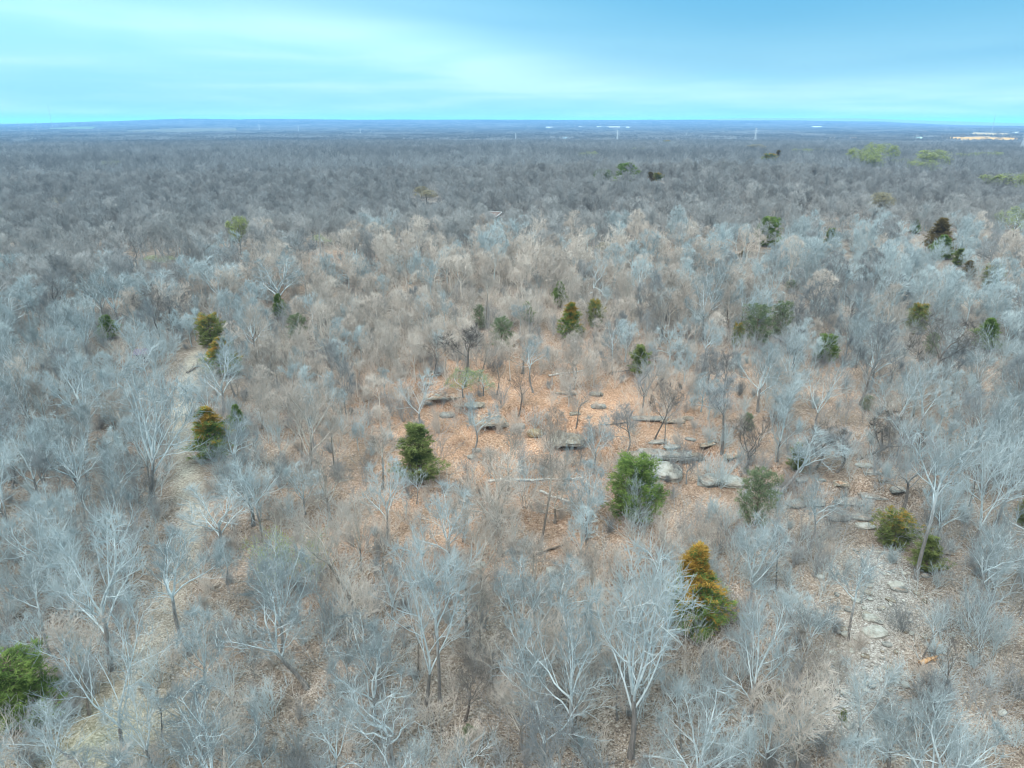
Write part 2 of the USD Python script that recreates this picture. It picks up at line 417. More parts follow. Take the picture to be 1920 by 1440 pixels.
def trunk_material(name, dark, pale):
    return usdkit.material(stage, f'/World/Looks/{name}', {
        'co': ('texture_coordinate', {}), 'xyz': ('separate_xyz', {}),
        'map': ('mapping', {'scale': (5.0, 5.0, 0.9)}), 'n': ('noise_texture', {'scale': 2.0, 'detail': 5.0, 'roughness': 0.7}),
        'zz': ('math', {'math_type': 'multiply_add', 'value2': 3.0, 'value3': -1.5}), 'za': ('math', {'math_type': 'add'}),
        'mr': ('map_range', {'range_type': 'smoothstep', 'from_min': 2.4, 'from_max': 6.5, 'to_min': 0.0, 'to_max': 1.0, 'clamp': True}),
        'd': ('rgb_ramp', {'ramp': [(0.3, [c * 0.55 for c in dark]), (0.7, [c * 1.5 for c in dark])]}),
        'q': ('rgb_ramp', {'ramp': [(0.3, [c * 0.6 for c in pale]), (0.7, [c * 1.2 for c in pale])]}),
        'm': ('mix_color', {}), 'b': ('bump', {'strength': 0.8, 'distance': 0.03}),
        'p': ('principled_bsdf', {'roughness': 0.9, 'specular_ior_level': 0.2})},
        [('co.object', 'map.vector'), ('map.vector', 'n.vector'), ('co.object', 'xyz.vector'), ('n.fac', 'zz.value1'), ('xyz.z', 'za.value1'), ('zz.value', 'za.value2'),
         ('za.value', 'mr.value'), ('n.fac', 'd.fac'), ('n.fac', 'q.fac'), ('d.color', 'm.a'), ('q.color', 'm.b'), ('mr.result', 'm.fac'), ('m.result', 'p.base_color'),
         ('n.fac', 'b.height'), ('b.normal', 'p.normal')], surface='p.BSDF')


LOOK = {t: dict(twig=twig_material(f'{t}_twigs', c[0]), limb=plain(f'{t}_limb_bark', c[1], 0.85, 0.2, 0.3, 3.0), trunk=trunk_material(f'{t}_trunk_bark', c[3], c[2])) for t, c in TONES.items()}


def walk(start, d, L, N, rg, wig=0.1, up=0.0):
    pts, p, d = [np.array(start, float)], np.array(start, float), np.array(d, float)
    for k in range(N - 1):
        d = d / np.linalg.norm(d) + rg.normal(0, wig, 3) + [0, 0, up / (N - 1)]
        d /= np.linalg.norm(d)
        p = p + d * L / (N - 1)
        pts.append(p.copy())
    return np.array(pts)


# shape: height of the first fork, number of limbs, their tilt from upright (low, high), length, gnarl, trunk lean, stems, side branch counts, thickness
FORMS = {
    'broad':    dict(fork=3.0, limbs=6, tilt=(22, 68), length=6.2, gnarl=0.20, lean=0.03, n=(7, 6, 9), r=0.19),
    'dome':     dict(fork=3.8, limbs=6, tilt=(12, 52), length=6.0, gnarl=0.13, lean=0.05, n=(7, 6, 9), r=0.17),
    'vase':     dict(fork=3.2, limbs=6, tilt=(8, 34), length=6.9, gnarl=0.09, lean=0.04, n=(7, 6, 9), r=0.15),
    'slender':  dict(fork=5.6, limbs=4, tilt=(8, 40), length=4.2, gnarl=0.10, lean=0.05, n=(6, 5, 9), r=0.12),
    'forked':   dict(fork=2.0, limbs=3, tilt=(10, 34), length=8.0, gnarl=0.08, lean=0.10, n=(10, 6, 8), r=0.17),
    'leaning':  dict(fork=4.2, limbs=5, tilt=(10, 50), length=5.4, gnarl=0.14, lean=0.42, n=(7, 6, 8), r=0.15),
    'curved':   dict(fork=4.6, limbs=5, tilt=(12, 55), length=5.0, gnarl=0.18, lean=0.18, n=(7, 6, 8), r=0.15),
    'clumped':  dict(fork=0.3, limbs=5, tilt=(6, 26), length=9.3, gnarl=0.07, lean=0.0, n=(11, 5, 8), r=0.13),
    'gnarled':  dict(fork=2.8, limbs=5, tilt=(25, 75), length=5.8, gnarl=0.30, lean=0.12, n=(6, 5, 7), r=0.17),
    'spare':    dict(fork=4.4, limbs=4, tilt=(14, 48), length=5.2, gnarl=0.14, lean=0.10, n=(5, 4, 6), r=0.12)}


def grow(form, seed):
    """The branches of one tree about ten metres tall: trunk, limbs, then everything finer."""
    F = FORMS[form]
    rg = np.random.default_rng(seed)
    lean = np.array([F['lean'], rg.normal(0, 0.03), 1.0])
    curve = 0.5 if form == 'curved' else 0.05
    NT = 9
    t = np.linspace(0, 1, NT)
    tp = np.outer(t * F['fork'], lean) + np.stack([np.sin(t * 3.6) * curve, np.sin(t * 5 + seed) * 0.06, t * 0], 1) + rg.normal(0, 0.02, (NT, 3)) * t[:, None]
    tr = F['r'] * (1.0 - 0.35 * t) * (1 + 0.5 * np.exp(-t * F['fork'] / 0.35))
    tp[0, 2] = -0.4
    top = tp[-1]
    limbs, lr = [], []
    k = F['limbs']
    for q in range(k):
        az = q * 2.399 + rg.normal(0, 0.35) + seed
        lo, hi = F['tilt']
        a = math.radians(lo + (hi - lo) * (q + 0.5) / k + rg.normal(0, 3))
        d = np.array([math.sin(a) * math.cos(az), math.sin(a) * math.sin(az), math.cos(a)]) + [F['lean'] * 0.5, 0, 0]
        if q == 0:
            d = np.array([0.12 * rg.normal() + F['lean'] * 0.5, 0.12 * rg.normal(), 1])
        s = top if (q < 3 or form == 'clumped') else tp[-1 - (q - 2)]
        if form == 'clumped':
            s = np.array([math.cos(az) * 0.25, math.sin(az) * 0.25, -0.3])
        L = F['length'] * rg.uniform(0.85, 1.1) * (1.0 - 0.22 * (q / k))
        limbs.append(walk(s, d, L, 9, rg, F['gnarl'], up=0.55 * math.sin(a)))
        r0 = F['r'] * 0.55 * (1.0 if q == 0 else rg.uniform(0.62, 0.9))
        lr.append(r0 * np.linspace(1, 0.16, 9))
    LP, LR = np.array(limbs), np.array(lr)
    n1, n2, n3 = F['n']
    B1, R1 = children(LP, LR, n1, 0.22, 0.97, 42, 0.46, 6, rg, up=0.5, wig=0.10 + F['gnarl'] * 0.4, rscale=0.50, rmin=0.0145)
    B2, R2 = children(B1, R1, n2, 0.25, 0.97, 42, 0.48, 4, rg, up=0.35, wig=0.12 + F['gnarl'] * 0.3, rscale=0.60, rmin=0.0115)
    B2b, R2b = children(LP, LR, 6, 0.5, 0.99, 48, 0.14, 4, rg, up=0.3, wig=0.12, rscale=0.3, rmin=0.010)
    B2, R2 = np.concatenate([B2, B2b]), np.concatenate([R2, R2b])
    if form in ('broad', 'dome', 'vase', 'leaning', 'curved'):       # crowns fill out to one rounded outline
        c = np.array([LP[:, :, 0].mean(), LP[:, :, 1].mean(), F['fork'] + 1.2])
        E = np.array({'broad': (4.0, 4.0, 4.6), 'dome': (3.3, 3.3, 5.2), 'vase': (2.9, 2.9, 5.8)}.get(form, (3.0, 3.0, 4.6)))
        for X in (LP, B1, B2):
            q = (X - c) / E
            m = np.linalg.norm(q, axis=2, keepdims=True) + 1e-9
            f = np.where(m < 0.72, m, 0.72 + 0.28 * np.tanh((m - 0.72) / 0.28))
            X[:] = c + q * (f / m) * E
    return dict(tp=tp, tr=tr, LP=LP, LR=LR, B1=B1, R1=R1, B2=B2, R2=R2, rg=rg, n3=n3, form=form)


def twigs_of(g, n, r=0.0105, length=0.62, plain_=False):
    rg = g['rg']
    S, D, L, q = [], [], [], 0
    b, m, _ = g['B2'].shape
    t = np.clip(np.linspace(0.2, 1.0, n)[None] + rg.uniform(-0.06, 0.06, (b, n)), 0.05, 0.999)
    f = t * (m - 1)
    i = np.minimum(f.astype(int), m - 2)
    kb = np.arange(b)[:, None]
    w = (f - i)[..., None]
    S = (g['B2'][kb, i] * (1 - w) + g['B2'][kb, i + 1] * w).reshape(-1, 3)
    T = g['B2'][kb, i + 1] - g['B2'][kb, i]
    T = (T / (np.linalg.norm(T, axis=2, keepdims=True) + 1e-9)).reshape(-1, 3)
    D = T + rg.normal(0, 0.48, T.shape) + [0, 0, 0.12]
    L = length * rg.uniform(0.55, 1.35, len(S))
    return spikes(S, D, L, np.full(len(S), r) * rg.uniform(0.8, 1.3, len(S)), rg, plain_=plain_)


EXTENT = {}


def tree_class(form, tone, seed, name):
    """An abstract tree that the single trees refer to: trunk, each limb, and its twigs."""
    g = grow(form, seed)
    path = f'/World/{name}'
    stage.CreateClassPrim(path)
    lk = LOOK[tone]
    if form != 'clumped':
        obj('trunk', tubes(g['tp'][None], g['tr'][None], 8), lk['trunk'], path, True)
    for a, r in zip(g['LP'], g['LR']):
        obj('limb', tubes(a[None], r[None], 6), lk['trunk'] if form == 'clumped' else lk['limb'], path, True)
    obj('branches', cat_mesh([tubes(g['B1'], g['R1'], 4), tubes(g['B2'], g['R2'], 3)]), lk['limb'], path, kind='stuff')
    tw = twigs_of(g, g['n3'] - 2, 0.0112, 0.66, True)
    obj('twigs', tw, lk['twig'], path, kind='stuff')
    v = tw[0]
    lo, hi = np.percentile(v, 2, axis=0), np.percentile(v, 98, axis=0)
    EXTENT[path] = (max(hi[0] - lo[0], hi[1] - lo[1]), np.percentile(v[:, 2], 99.5))
    return path


def lod_tree(form, seed, level):
    """The same tree as one cheap mesh for the woods further off."""
    g = grow(form, seed)
    rg = g['rg']
    if level == 0:
        parts = [tubes(g['tp'][None], g['tr'][None], 5), tubes(g['LP'], g['LR'], 4), tubes(g['B1'], g['R1'] * 1.1, 3)]
        keep = rg.random(len(g['B2'])) < 0.9
        g['B2'], g['R2'] = g['B2'][keep], g['R2'][keep]
        parts += [tubes(g['B2'][:, [0, 2, 3]], g['R2'][:, [0, 2, 3]] * 1.3, 3), twigs_of(g, 6, 0.019, 0.64, True)]
    else:
        keep = rg.random(len(g['B2'])) < 0.62
        g['B2'] = g['B2'][keep]
        parts = [tubes(g['tp'][None][:, ::4], g['tr'][None][:, ::4], 4), tubes(g['LP'][:, ::2], g['LR'][:, ::2] * 1.2, 3), tubes(g['B1'][:, [0, 3, 5]], g['R1'][:, [0, 3, 5]] * 1.6, 3)]
        b = len(g['B2'])
        P2 = g['B2'][:, [0, 2, 3]]
        parts.append(tubes(P2, np.tile([0.034, 0.026, 0.012], (b, 1)), 3))
        S = P2[:, 2]
        n = len(S)
        D = (P2[:, 2] - P2[:, 1])
        D = D / (np.linalg.norm(D, axis=1, keepdims=True) + 1e-9)
        for _ in range(2):
            d = D + rg.normal(0, 0.5, D.shape)
            d /= np.linalg.norm(d, axis=1, keepdims=True)
            a = S - D * 0.3 * rg.random((n, 1))
            side = np.cross(d, rg.normal(0, 1, d.shape))
            side /= np.linalg.norm(side, axis=1, keepdims=True) + 1e-9
            v = np.stack([a - side * 0.026, a + side * 0.026, a + d * rg.uniform(0.5, 1.0, (n, 1))], 1).reshape(-1, 3)
            parts.append((v, np.arange(3 * n).reshape(-1, 3)))
    return cat_mesh(parts)


CLASSES = {}
for q, (form, tones) in enumerate({'broad': ('pale', 'warm', 'grey'), 'dome': ('pale', 'warm', 'grey'), 'vase': ('pale', 'warm', 'grey'), 'slender': ('pale', 'warm', 'grey', 'dark'),
                                   'forked': ('pale', 'warm'), 'leaning': ('pale', 'warm', 'dark'), 'curved': ('pale', 'grey', 'dark'), 'clumped': ('pale', 'warm'),
                                   'gnarled': ('grey', 'dark', 'warm', 'pale'), 'spare': ('dark', 'pale', 'warm', 'grey')}.items()):
    for k, tone in enumerate(tones):
        CLASSES[form, tone] = tree_class(form, tone, 100 + 17 * q + 5 * k, f'{tone}_{form}_tree_pattern')
FORM_WORD = {'broad': 'broad-crowned', 'dome': 'dome-crowned', 'vase': 'upright fan-shaped', 'slender': 'slender', 'forked': 'low-forked', 'leaning': 'leaning', 'curved': 'curving',
             'clumped': 'many-stemmed', 'gnarled': 'gnarled', 'spare': 'thin sparse'}
TONE_WORD = {'pale': 'pale silvery', 'warm': 'tan-twigged', 'grey': 'grey', 'dark': 'dark brown'}

# ------------------------------------------------------------------ cedars
def leaf_material(name, dark, light):
    return usdkit.material(stage, f'/World/Looks/{name}', {
        'geo': ('geometry', {}), 'co': ('texture_coordinate', {}), 'n': ('noise_texture', {'scale': 1.1, 'detail': 3.0}),
        'a': ('math', {'math_type': 'multiply_add', 'value2': 0.5}), 'h': ('math', {'math_type': 'multiply_add', 'value2': 1.6, 'value3': -0.5}),
        'r': ('rgb_ramp', {'ramp': [(0.0, dark), (1.0, light)]}),
        'd': ('principled_bsdf', {'roughness': 0.8, 'specular_ior_level': 0.2}), 't': ('translucent_bsdf', {}), 'mx': ('mix_closure', {'fac': 0.25})},
        [('co.object', 'n.vector'), ('n.fac', 'h.value1'), ('geo.random_per_island', 'a.value1'), ('h.value', 'a.value3'), ('a.value', 'r.fac'), ('r.color', 'd.base_color'), ('r.color', 't.color'),
         ('d.BSDF', 'mx.closure1'), ('t.BSDF', 'mx.closure2')], surface='mx.closure')


GREENS = {'green': leaf_material('cedar_green', (0.05, 0.085, 0.02), (0.30, 0.39, 0.095)),
          'olive': leaf_material('cedar_olive', (0.07, 0.09, 0.028), (0.33, 0.36, 0.11)),
          'dull': leaf_material('cedar_dull', (0.08, 0.105, 0.055), (0.29, 0.33, 0.18)),
          'gold': leaf_material('cedar_gold', (0.22, 0.13, 0.025), (0.62, 0.36, 0.07)),
          'rust': leaf_material('cedar_rust', (0.085, 0.062, 0.025), (0.29, 0.205, 0.08)),
          'bud': leaf_material('young_leaf', (0.18, 0.20, 0.06), (0.45, 0.48, 0.17)),
          'tanbud': leaf_material('tan_bud', (0.22, 0.18, 0.10), (0.40, 0.34, 0.20)),
          'oakleaf': leaf_material('clinging_leaf', (0.22, 0.09, 0.03), (0.50, 0.24, 0.10))}
CEDAR_BARK = plain('cedar_bark', (0.16, 0.11, 0.085), 0.9, 0.15, 0.4, 4.0)


def cedar_class(name, seed, green, gold, profile='cone', dense=1.0):
    """An eastern cedar ten metres tall and about six wide: ragged sprays on rising branches; GOLD is the share of sprays tipped with pollen cones."""
    rg = np.random.default_rng(seed)
    path = f'/World/{name}'
    stage.CreateClassPrim(path)
    tz = np.linspace(0, 1, 8)
    tp = np.stack([rg.normal(0, 0.08, 8) * tz, rg.normal(0, 0.08, 8) * tz, tz * 9.6 - 0.2], 1)
    obj('trunk', tubes(tp[None], (0.2 * (1 - tz) + 0.02)[None], 7), CEDAR_BARK, path, True)
    nb = int(150 * dense)
    zb = 0.6 + 9.0 * (np.arange(nb) + rg.random(nb)) / nb
    az = np.arange(nb) * 2.399 + rg.normal(0, 0.4, nb)
    h = zb / 10.0
    if profile == 'cone':
        R = 3.1 * (1 - h) ** 0.75 * np.minimum(1, (h + 0.12) / 0.28)
    elif profile == 'round':
        R = 3.2 * np.sqrt(np.clip(1 - ((h - 0.45) / 0.60) ** 2, 0.02, 1))
    else:
        R = 2.4 * (1 - h) ** 0.55 * (0.75 + 0.45 * np.sin(h * 17 + seed)) + 0.3
    lump = 0.38 + 1.15 * noise(np.stack([np.cos(az) * 1.6, np.sin(az) * 1.6, h * 5 + seed], 1), seed)
    R = R * lump * rg.uniform(0.8, 1.15, nb)
    el = np.radians(38 - 18 * (1 - h) + rg.normal(0, 8, nb))
    d = np.stack([np.cos(az) * np.cos(el), np.sin(az) * np.cos(el), np.sin(el)], 1)
    base = np.stack([np.interp(zb, tp[:, 2], tp[:, 0]), np.interp(zb, tp[:, 2], tp[:, 1]), zb - R * np.sin(el) * 0.6], 1)
    base[:, 2] = np.maximum(base[:, 2], 0.25)
    BP = np.stack([base + d * (R * t)[:, None] + np.array([0, 0, 0.10]) * (R * t * t)[:, None] for t in np.linspace(0, 1, 5)], 1)
    obj('branches', tubes(BP, np.linspace(0.04, 0.012, 5)[None] * np.ones((nb, 1)), 3), CEDAR_BARK, path, kind='stuff')
    # sprays along each branch: tapering tufts of narrow blades
    ns = 21
    t = np.sqrt(rg.uniform(0.06, 1.0, (nb, ns)))
    f = t * 4
    i = np.minimum(f.astype(int), 3)
    kb = np.arange(nb)[:, None]
    w = (f - i)[..., None]
    C = BP[kb, i] * (1 - w) + BP[kb, i + 1] * w
    width = (0.10 + 0.24 * R[:, None] * (1.15 - t))
    C = C + rg.normal(0, 1, C.shape) * width[..., None] * [0.8, 0.8, 0.55]
    C, tt, dd = C.reshape(-1, 3), t.ravel(), np.repeat(d, ns, 0)
    n = len(C)
    V, G = [], []
    for b in range(7):
        dr = dd + rg.normal(0, 0.65, (n, 3)) + [0, 0, 0.15]
        dr /= np.linalg.norm(dr, axis=1, keepdims=True)
        sd = np.cross(dr, rg.normal(0, 1, (n, 3)))
        sd /= np.linalg.norm(sd, axis=1, keepdims=True) + 1e-9
        L = rg.uniform(0.18, 0.46, (n, 1))
        W = rg.uniform(0.018, 0.046, (n, 1))
        o = C + rg.normal(0, 0.07, (n, 3))
        V.append(np.stack([o - sd * W, o + sd * W, o + dr * L], 1))
        G.append(rg.random(n))
    V = np.concatenate(V)
    tip = np.tile(tt, 7) * 0.5 + np.clip(V[:, 0, 2] / 10, 0, 1) * 0.75
    cl = noise(V[:, 0] * 1.3, seed + 7)
    isgold = (tip + (cl - 0.5) * 0.9 + rg.normal(0, 0.13, len(tip)) > 1.28 - 0.75 * gold) & (gold > 0)
    for nm, sel, mat in (('foliage', ~isgold, GREENS[green]), ('golden_tips', isgold, GREENS['gold'])):
        if sel.sum():
            v = V[sel].reshape(-1, 3)
            obj(nm, (v, np.arange(len(v)).reshape(-1, 3)), mat, path, kind='stuff')
    EXTENT[path] = (np.percentile(np.abs(V[:, 0, :2]), 97) * 2, 9.9)
    return path


CEDARS = {'green': cedar_class('green_cedar_pattern', 1, 'green', 0, 'cone', 1.1), 'bushy': cedar_class('bushy_green_cedar_pattern', 2, 'green', 0, 'round', 1.2),
          'olive': cedar_class('olive_cedar_pattern', 3, 'olive', 0, 'ragged', 0.9), 'dull': cedar_class('dull_cedar_pattern', 4, 'dull', 0, 'round', 0.7),
          'gold': cedar_class('golden_cedar_pattern', 5, 'green', 0.62, 'cone', 1.25), 'tipped': cedar_class('tipped_cedar_pattern', 6, 'green', 0.42, 'cone', 1.0),
          'dusky': cedar_class('dusky_cedar_pattern', 8, 'olive', 0.10, 'round', 1.1), 'rust': cedar_class('rusty_cedar_pattern', 9, 'rust', 0, 'cone', 0.9)}


def budding_class(name, form, seed, tone, bud, size=0.11, each=3):
    g = grow(form, seed)
    rg = np.random.default_rng(seed + 1)
    path = f'/World/{name}'
    stage.CreateClassPrim(path)
    lk = LOOK[tone]
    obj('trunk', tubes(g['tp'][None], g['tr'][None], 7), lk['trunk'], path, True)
    for a, r in zip(g['LP'], g['LR']):
        obj('limb', tubes(a[None], r[None], 5), lk['limb'], path, True)
    obj('branches', cat_mesh([tubes(g['B1'], g['R1'], 3), tubes(g['B2'], g['R2'], 3)]), lk['limb'], path, kind='stuff')
    tw = twigs_of(g, 5)
    obj('twigs', tw, lk['twig'], path, kind='stuff')
    tips = tw[0].reshape(-1, 9, 3)[:, 3:].reshape(-1, 3)[::6]
    C = np.repeat(tips, each, 0) + rg.normal(0, 0.16, (len(tips) * each, 3))
    n = len(C)
    dr, sd = rg.normal(0, 1, (n, 3)), rg.normal(0, 1, (n, 3))
    dr /= np.linalg.norm(dr, axis=1, keepdims=True)
    sd = np.cross(dr, sd)
    sd /= np.linalg.norm(sd, axis=1, keepdims=True) + 1e-9
    s = size * rg.uniform(0.6, 1.3, (n, 1))
    v = np.stack([C - dr * s, C + sd * s * 0.5, C + dr * s, C - sd * s * 0.5], 1).reshape(-1, 3)
    obj('young_leaves', (v, np.arange(4 * n).reshape(-1, 4)), GREENS[bud], path, kind='stuff')
    lo, hi = np.percentile(tw[0], 2, axis=0), np.percentile(tw[0], 98, axis=0)
    EXTENT[path] = (max(hi[0] - lo[0], hi[1] - lo[1]), np.percentile(tw[0][:, 2], 99.5))
    return path


BUDS = {'vase': budding_class('budding_fan_tree_pattern', 'vase', 501, 'grey', 'bud'), 'dome': budding_class('budding_dome_tree_pattern', 'dome', 502, 'grey', 'bud'),
        'spare': budding_class('budding_spare_tree_pattern', 'broad', 503, 'pale', 'bud', 0.10, 2), 'tan': budding_class('tan_budding_tree_pattern', 'dome', 504, 'grey', 'tanbud'),
        'thicket': budding_class('budding_thicket_pattern', 'clumped', 505, 'pale', 'bud', 0.09, 1)}

# ------------------------------------------------------------------ rocks and fallen wood
def rock_material(name, lo, mid, hi, litter=0.0):
    nodes = {'geo': ('geometry', {}), 'co': ('texture_coordinate', {}), 'n': ('noise_texture', {'scale': 1.6, 'detail': 7.0, 'roughness': 0.68}),
             'lich': ('noise_texture', {'scale': 4.5, 'detail': 5.0, 'roughness': 0.7}),
             'r': ('rgb_ramp', {'ramp': [(0.3, lo), (0.5, mid), (0.72, hi)]}),
             'ls': ('map_range', {'from_min': 0.56, 'from_max': 0.64, 'clamp': True}), 'ml': ('mix_color', {'b': (0.33, 0.335, 0.30)}),
             'xyz': ('separate_xyz', {}), 'up': ('map_range', {'from_min': 0.80, 'from_max': 0.96, 'to_min': 0.0, 'to_max': litter, 'clamp': True}),
             'vor': ('voronoi_texture', {'scale': 5.5}), 'sep': ('separate_color', {}),
             'lv': ('rgb_ramp', {'ramp': [(0.0, (0.10, 0.05, 0.03)), (0.3, (0.24, 0.13, 0.075)), (0.7, (0.38, 0.24, 0.155)), (1.0, (0.48, 0.38, 0.30))]}),
             'lm': ('math', {'math_type': 'multiply'}), 'ln': ('map_range', {'from_min': 0.40, 'from_max': 0.50, 'clamp': True}), 'big': ('noise_texture', {'scale': 1.0, 'detail': 4.0}),
             'mm': ('mix_color', {}), 'b': ('bump', {'strength': 0.9, 'distance': 0.06}), 'p': ('principled_bsdf', {'roughness': 0.92, 'specular_ior_level': 0.2})}
    links = [('geo.position', 'n.vector'), ('geo.position', 'lich.vector'), ('geo.position', 'vor.vector'), ('geo.position', 'big.vector'), ('n.fac', 'r.fac'), ('r.color', 'ml.a'), ('lich.fac', 'ls.value'), ('ls.result', 'ml.fac'),
             ('geo.normal', 'xyz.vector'), ('xyz.z', 'up.value'), ('big.fac', 'ln.value'), ('ln.result', 'lm.value1'), ('up.result', 'lm.value2'), ('vor.color', 'sep.color'), ('sep.r', 'lv.fac'),
             ('ml.result', 'mm.a'), ('lv.color', 'mm.b'), ('lm.value', 'mm.fac'), ('mm.result', 'p.base_color'), ('n.fac', 'b.height'), ('b.normal', 'p.normal')]
    return usdkit.material(stage, f'/World/Looks/{name}', nodes, links, surface='p.BSDF')


ROCK = {'tan': rock_material('tan_sandstone', (0.065, 0.052, 0.038), (0.185, 0.15, 0.115), (0.32, 0.275, 0.215), 0.0),
        'leafy': rock_material('leaf_strewn_sandstone', (0.06, 0.05, 0.038), (0.175, 0.145, 0.11), (0.29, 0.25, 0.20), 1.0),
        'grey': rock_material('grey_sandstone', (0.065, 0.062, 0.058), (0.18, 0.175, 0.16), (0.31, 0.31, 0.29), 0.3),
        'pale': rock_material('pale_sandstone', (0.12, 0.105, 0.085), (0.28, 0.26, 0.225), (0.42, 0.40, 0.365), 0.0),
        'ochre': rock_material('ochre_sandstone', (0.10, 0.07, 0.04), (0.23, 0.165, 0.095), (0.33, 0.26, 0.17), 0.0)}


def boulder(w, d, h, seed, square=3.2, over=0.0, peak=None, sub=4, rough=0.16):
    """A weathered sandstone block w x d x h standing on z = 0: bedded, cracked, undercut by OVER on its front (-y) side."""
    m = trimesh.creation.icosphere(sub)
    v = np.array(m.vertices)
    r = (np.abs(v) ** square).sum(1) ** (-1 / square)
    v = v * r[:, None]
    q = v * 1.7 + seed * 7.3
    v = v * (1 + (fbm(q, 4, seed) - 0.5)[:, None] * rough * 2.2)
    bed = noise(np.stack([v[:, 2] * 7 + seed, v[:, 0] * 0.5, v[:, 1] * 0.5], 1), seed + 3)
    v[:, :2] *= (1 + (bed - 0.5) * 0.16)[:, None]
    q = v * 6.0 + seed
    v = v * (1 + (fbm(q, 3, seed + 9) - 0.5)[:, None] * 0.08)
    v[:, 2] = (v[:, 2] + 1) / 2
    if over:
        low = np.clip(1 - v[:, 2] / 0.55, 0, 1)
        v[:, 1] = np.where(v[:, 1] < 0.55, v[:, 1] + low * over * (0.55 - v[:, 1]), v[:, 1])
    if peak is not None:
        v[:, 2] += np.exp(-((v[:, 0] - peak[0]) / 0.28) ** 2 - ((v[:, 1] - peak[1]) / 0.5) ** 2) * peak[2] * (v[:, 2] > 0.4)
    v = v * [w / 2, d / 2, h]
    return v, np.array(m.faces)


def rock(u, v, w, depth, h, mat, label, seed, yaw=0, sink=0.25, tilt=0, roll=0, group=None, **kw):
    b = P(u, v)
    m = boulder(w, depth, h * (1 + sink), seed, **kw)
    p = obj('rock', m, ROCK[mat], smooth=True)
    place(p, (b[0], b[1], b[2] - h * sink), yaw, (1, 1, 1), tilt, roll)
    tag(p, label, 'rock', group)
    LAND.append((label.split(',')[0], u, v))
    if w > 1.5:
        VIEW.append((u, 0.5 * w * FPX / project(b)[2], v - 30, v, b[1]))
    return b


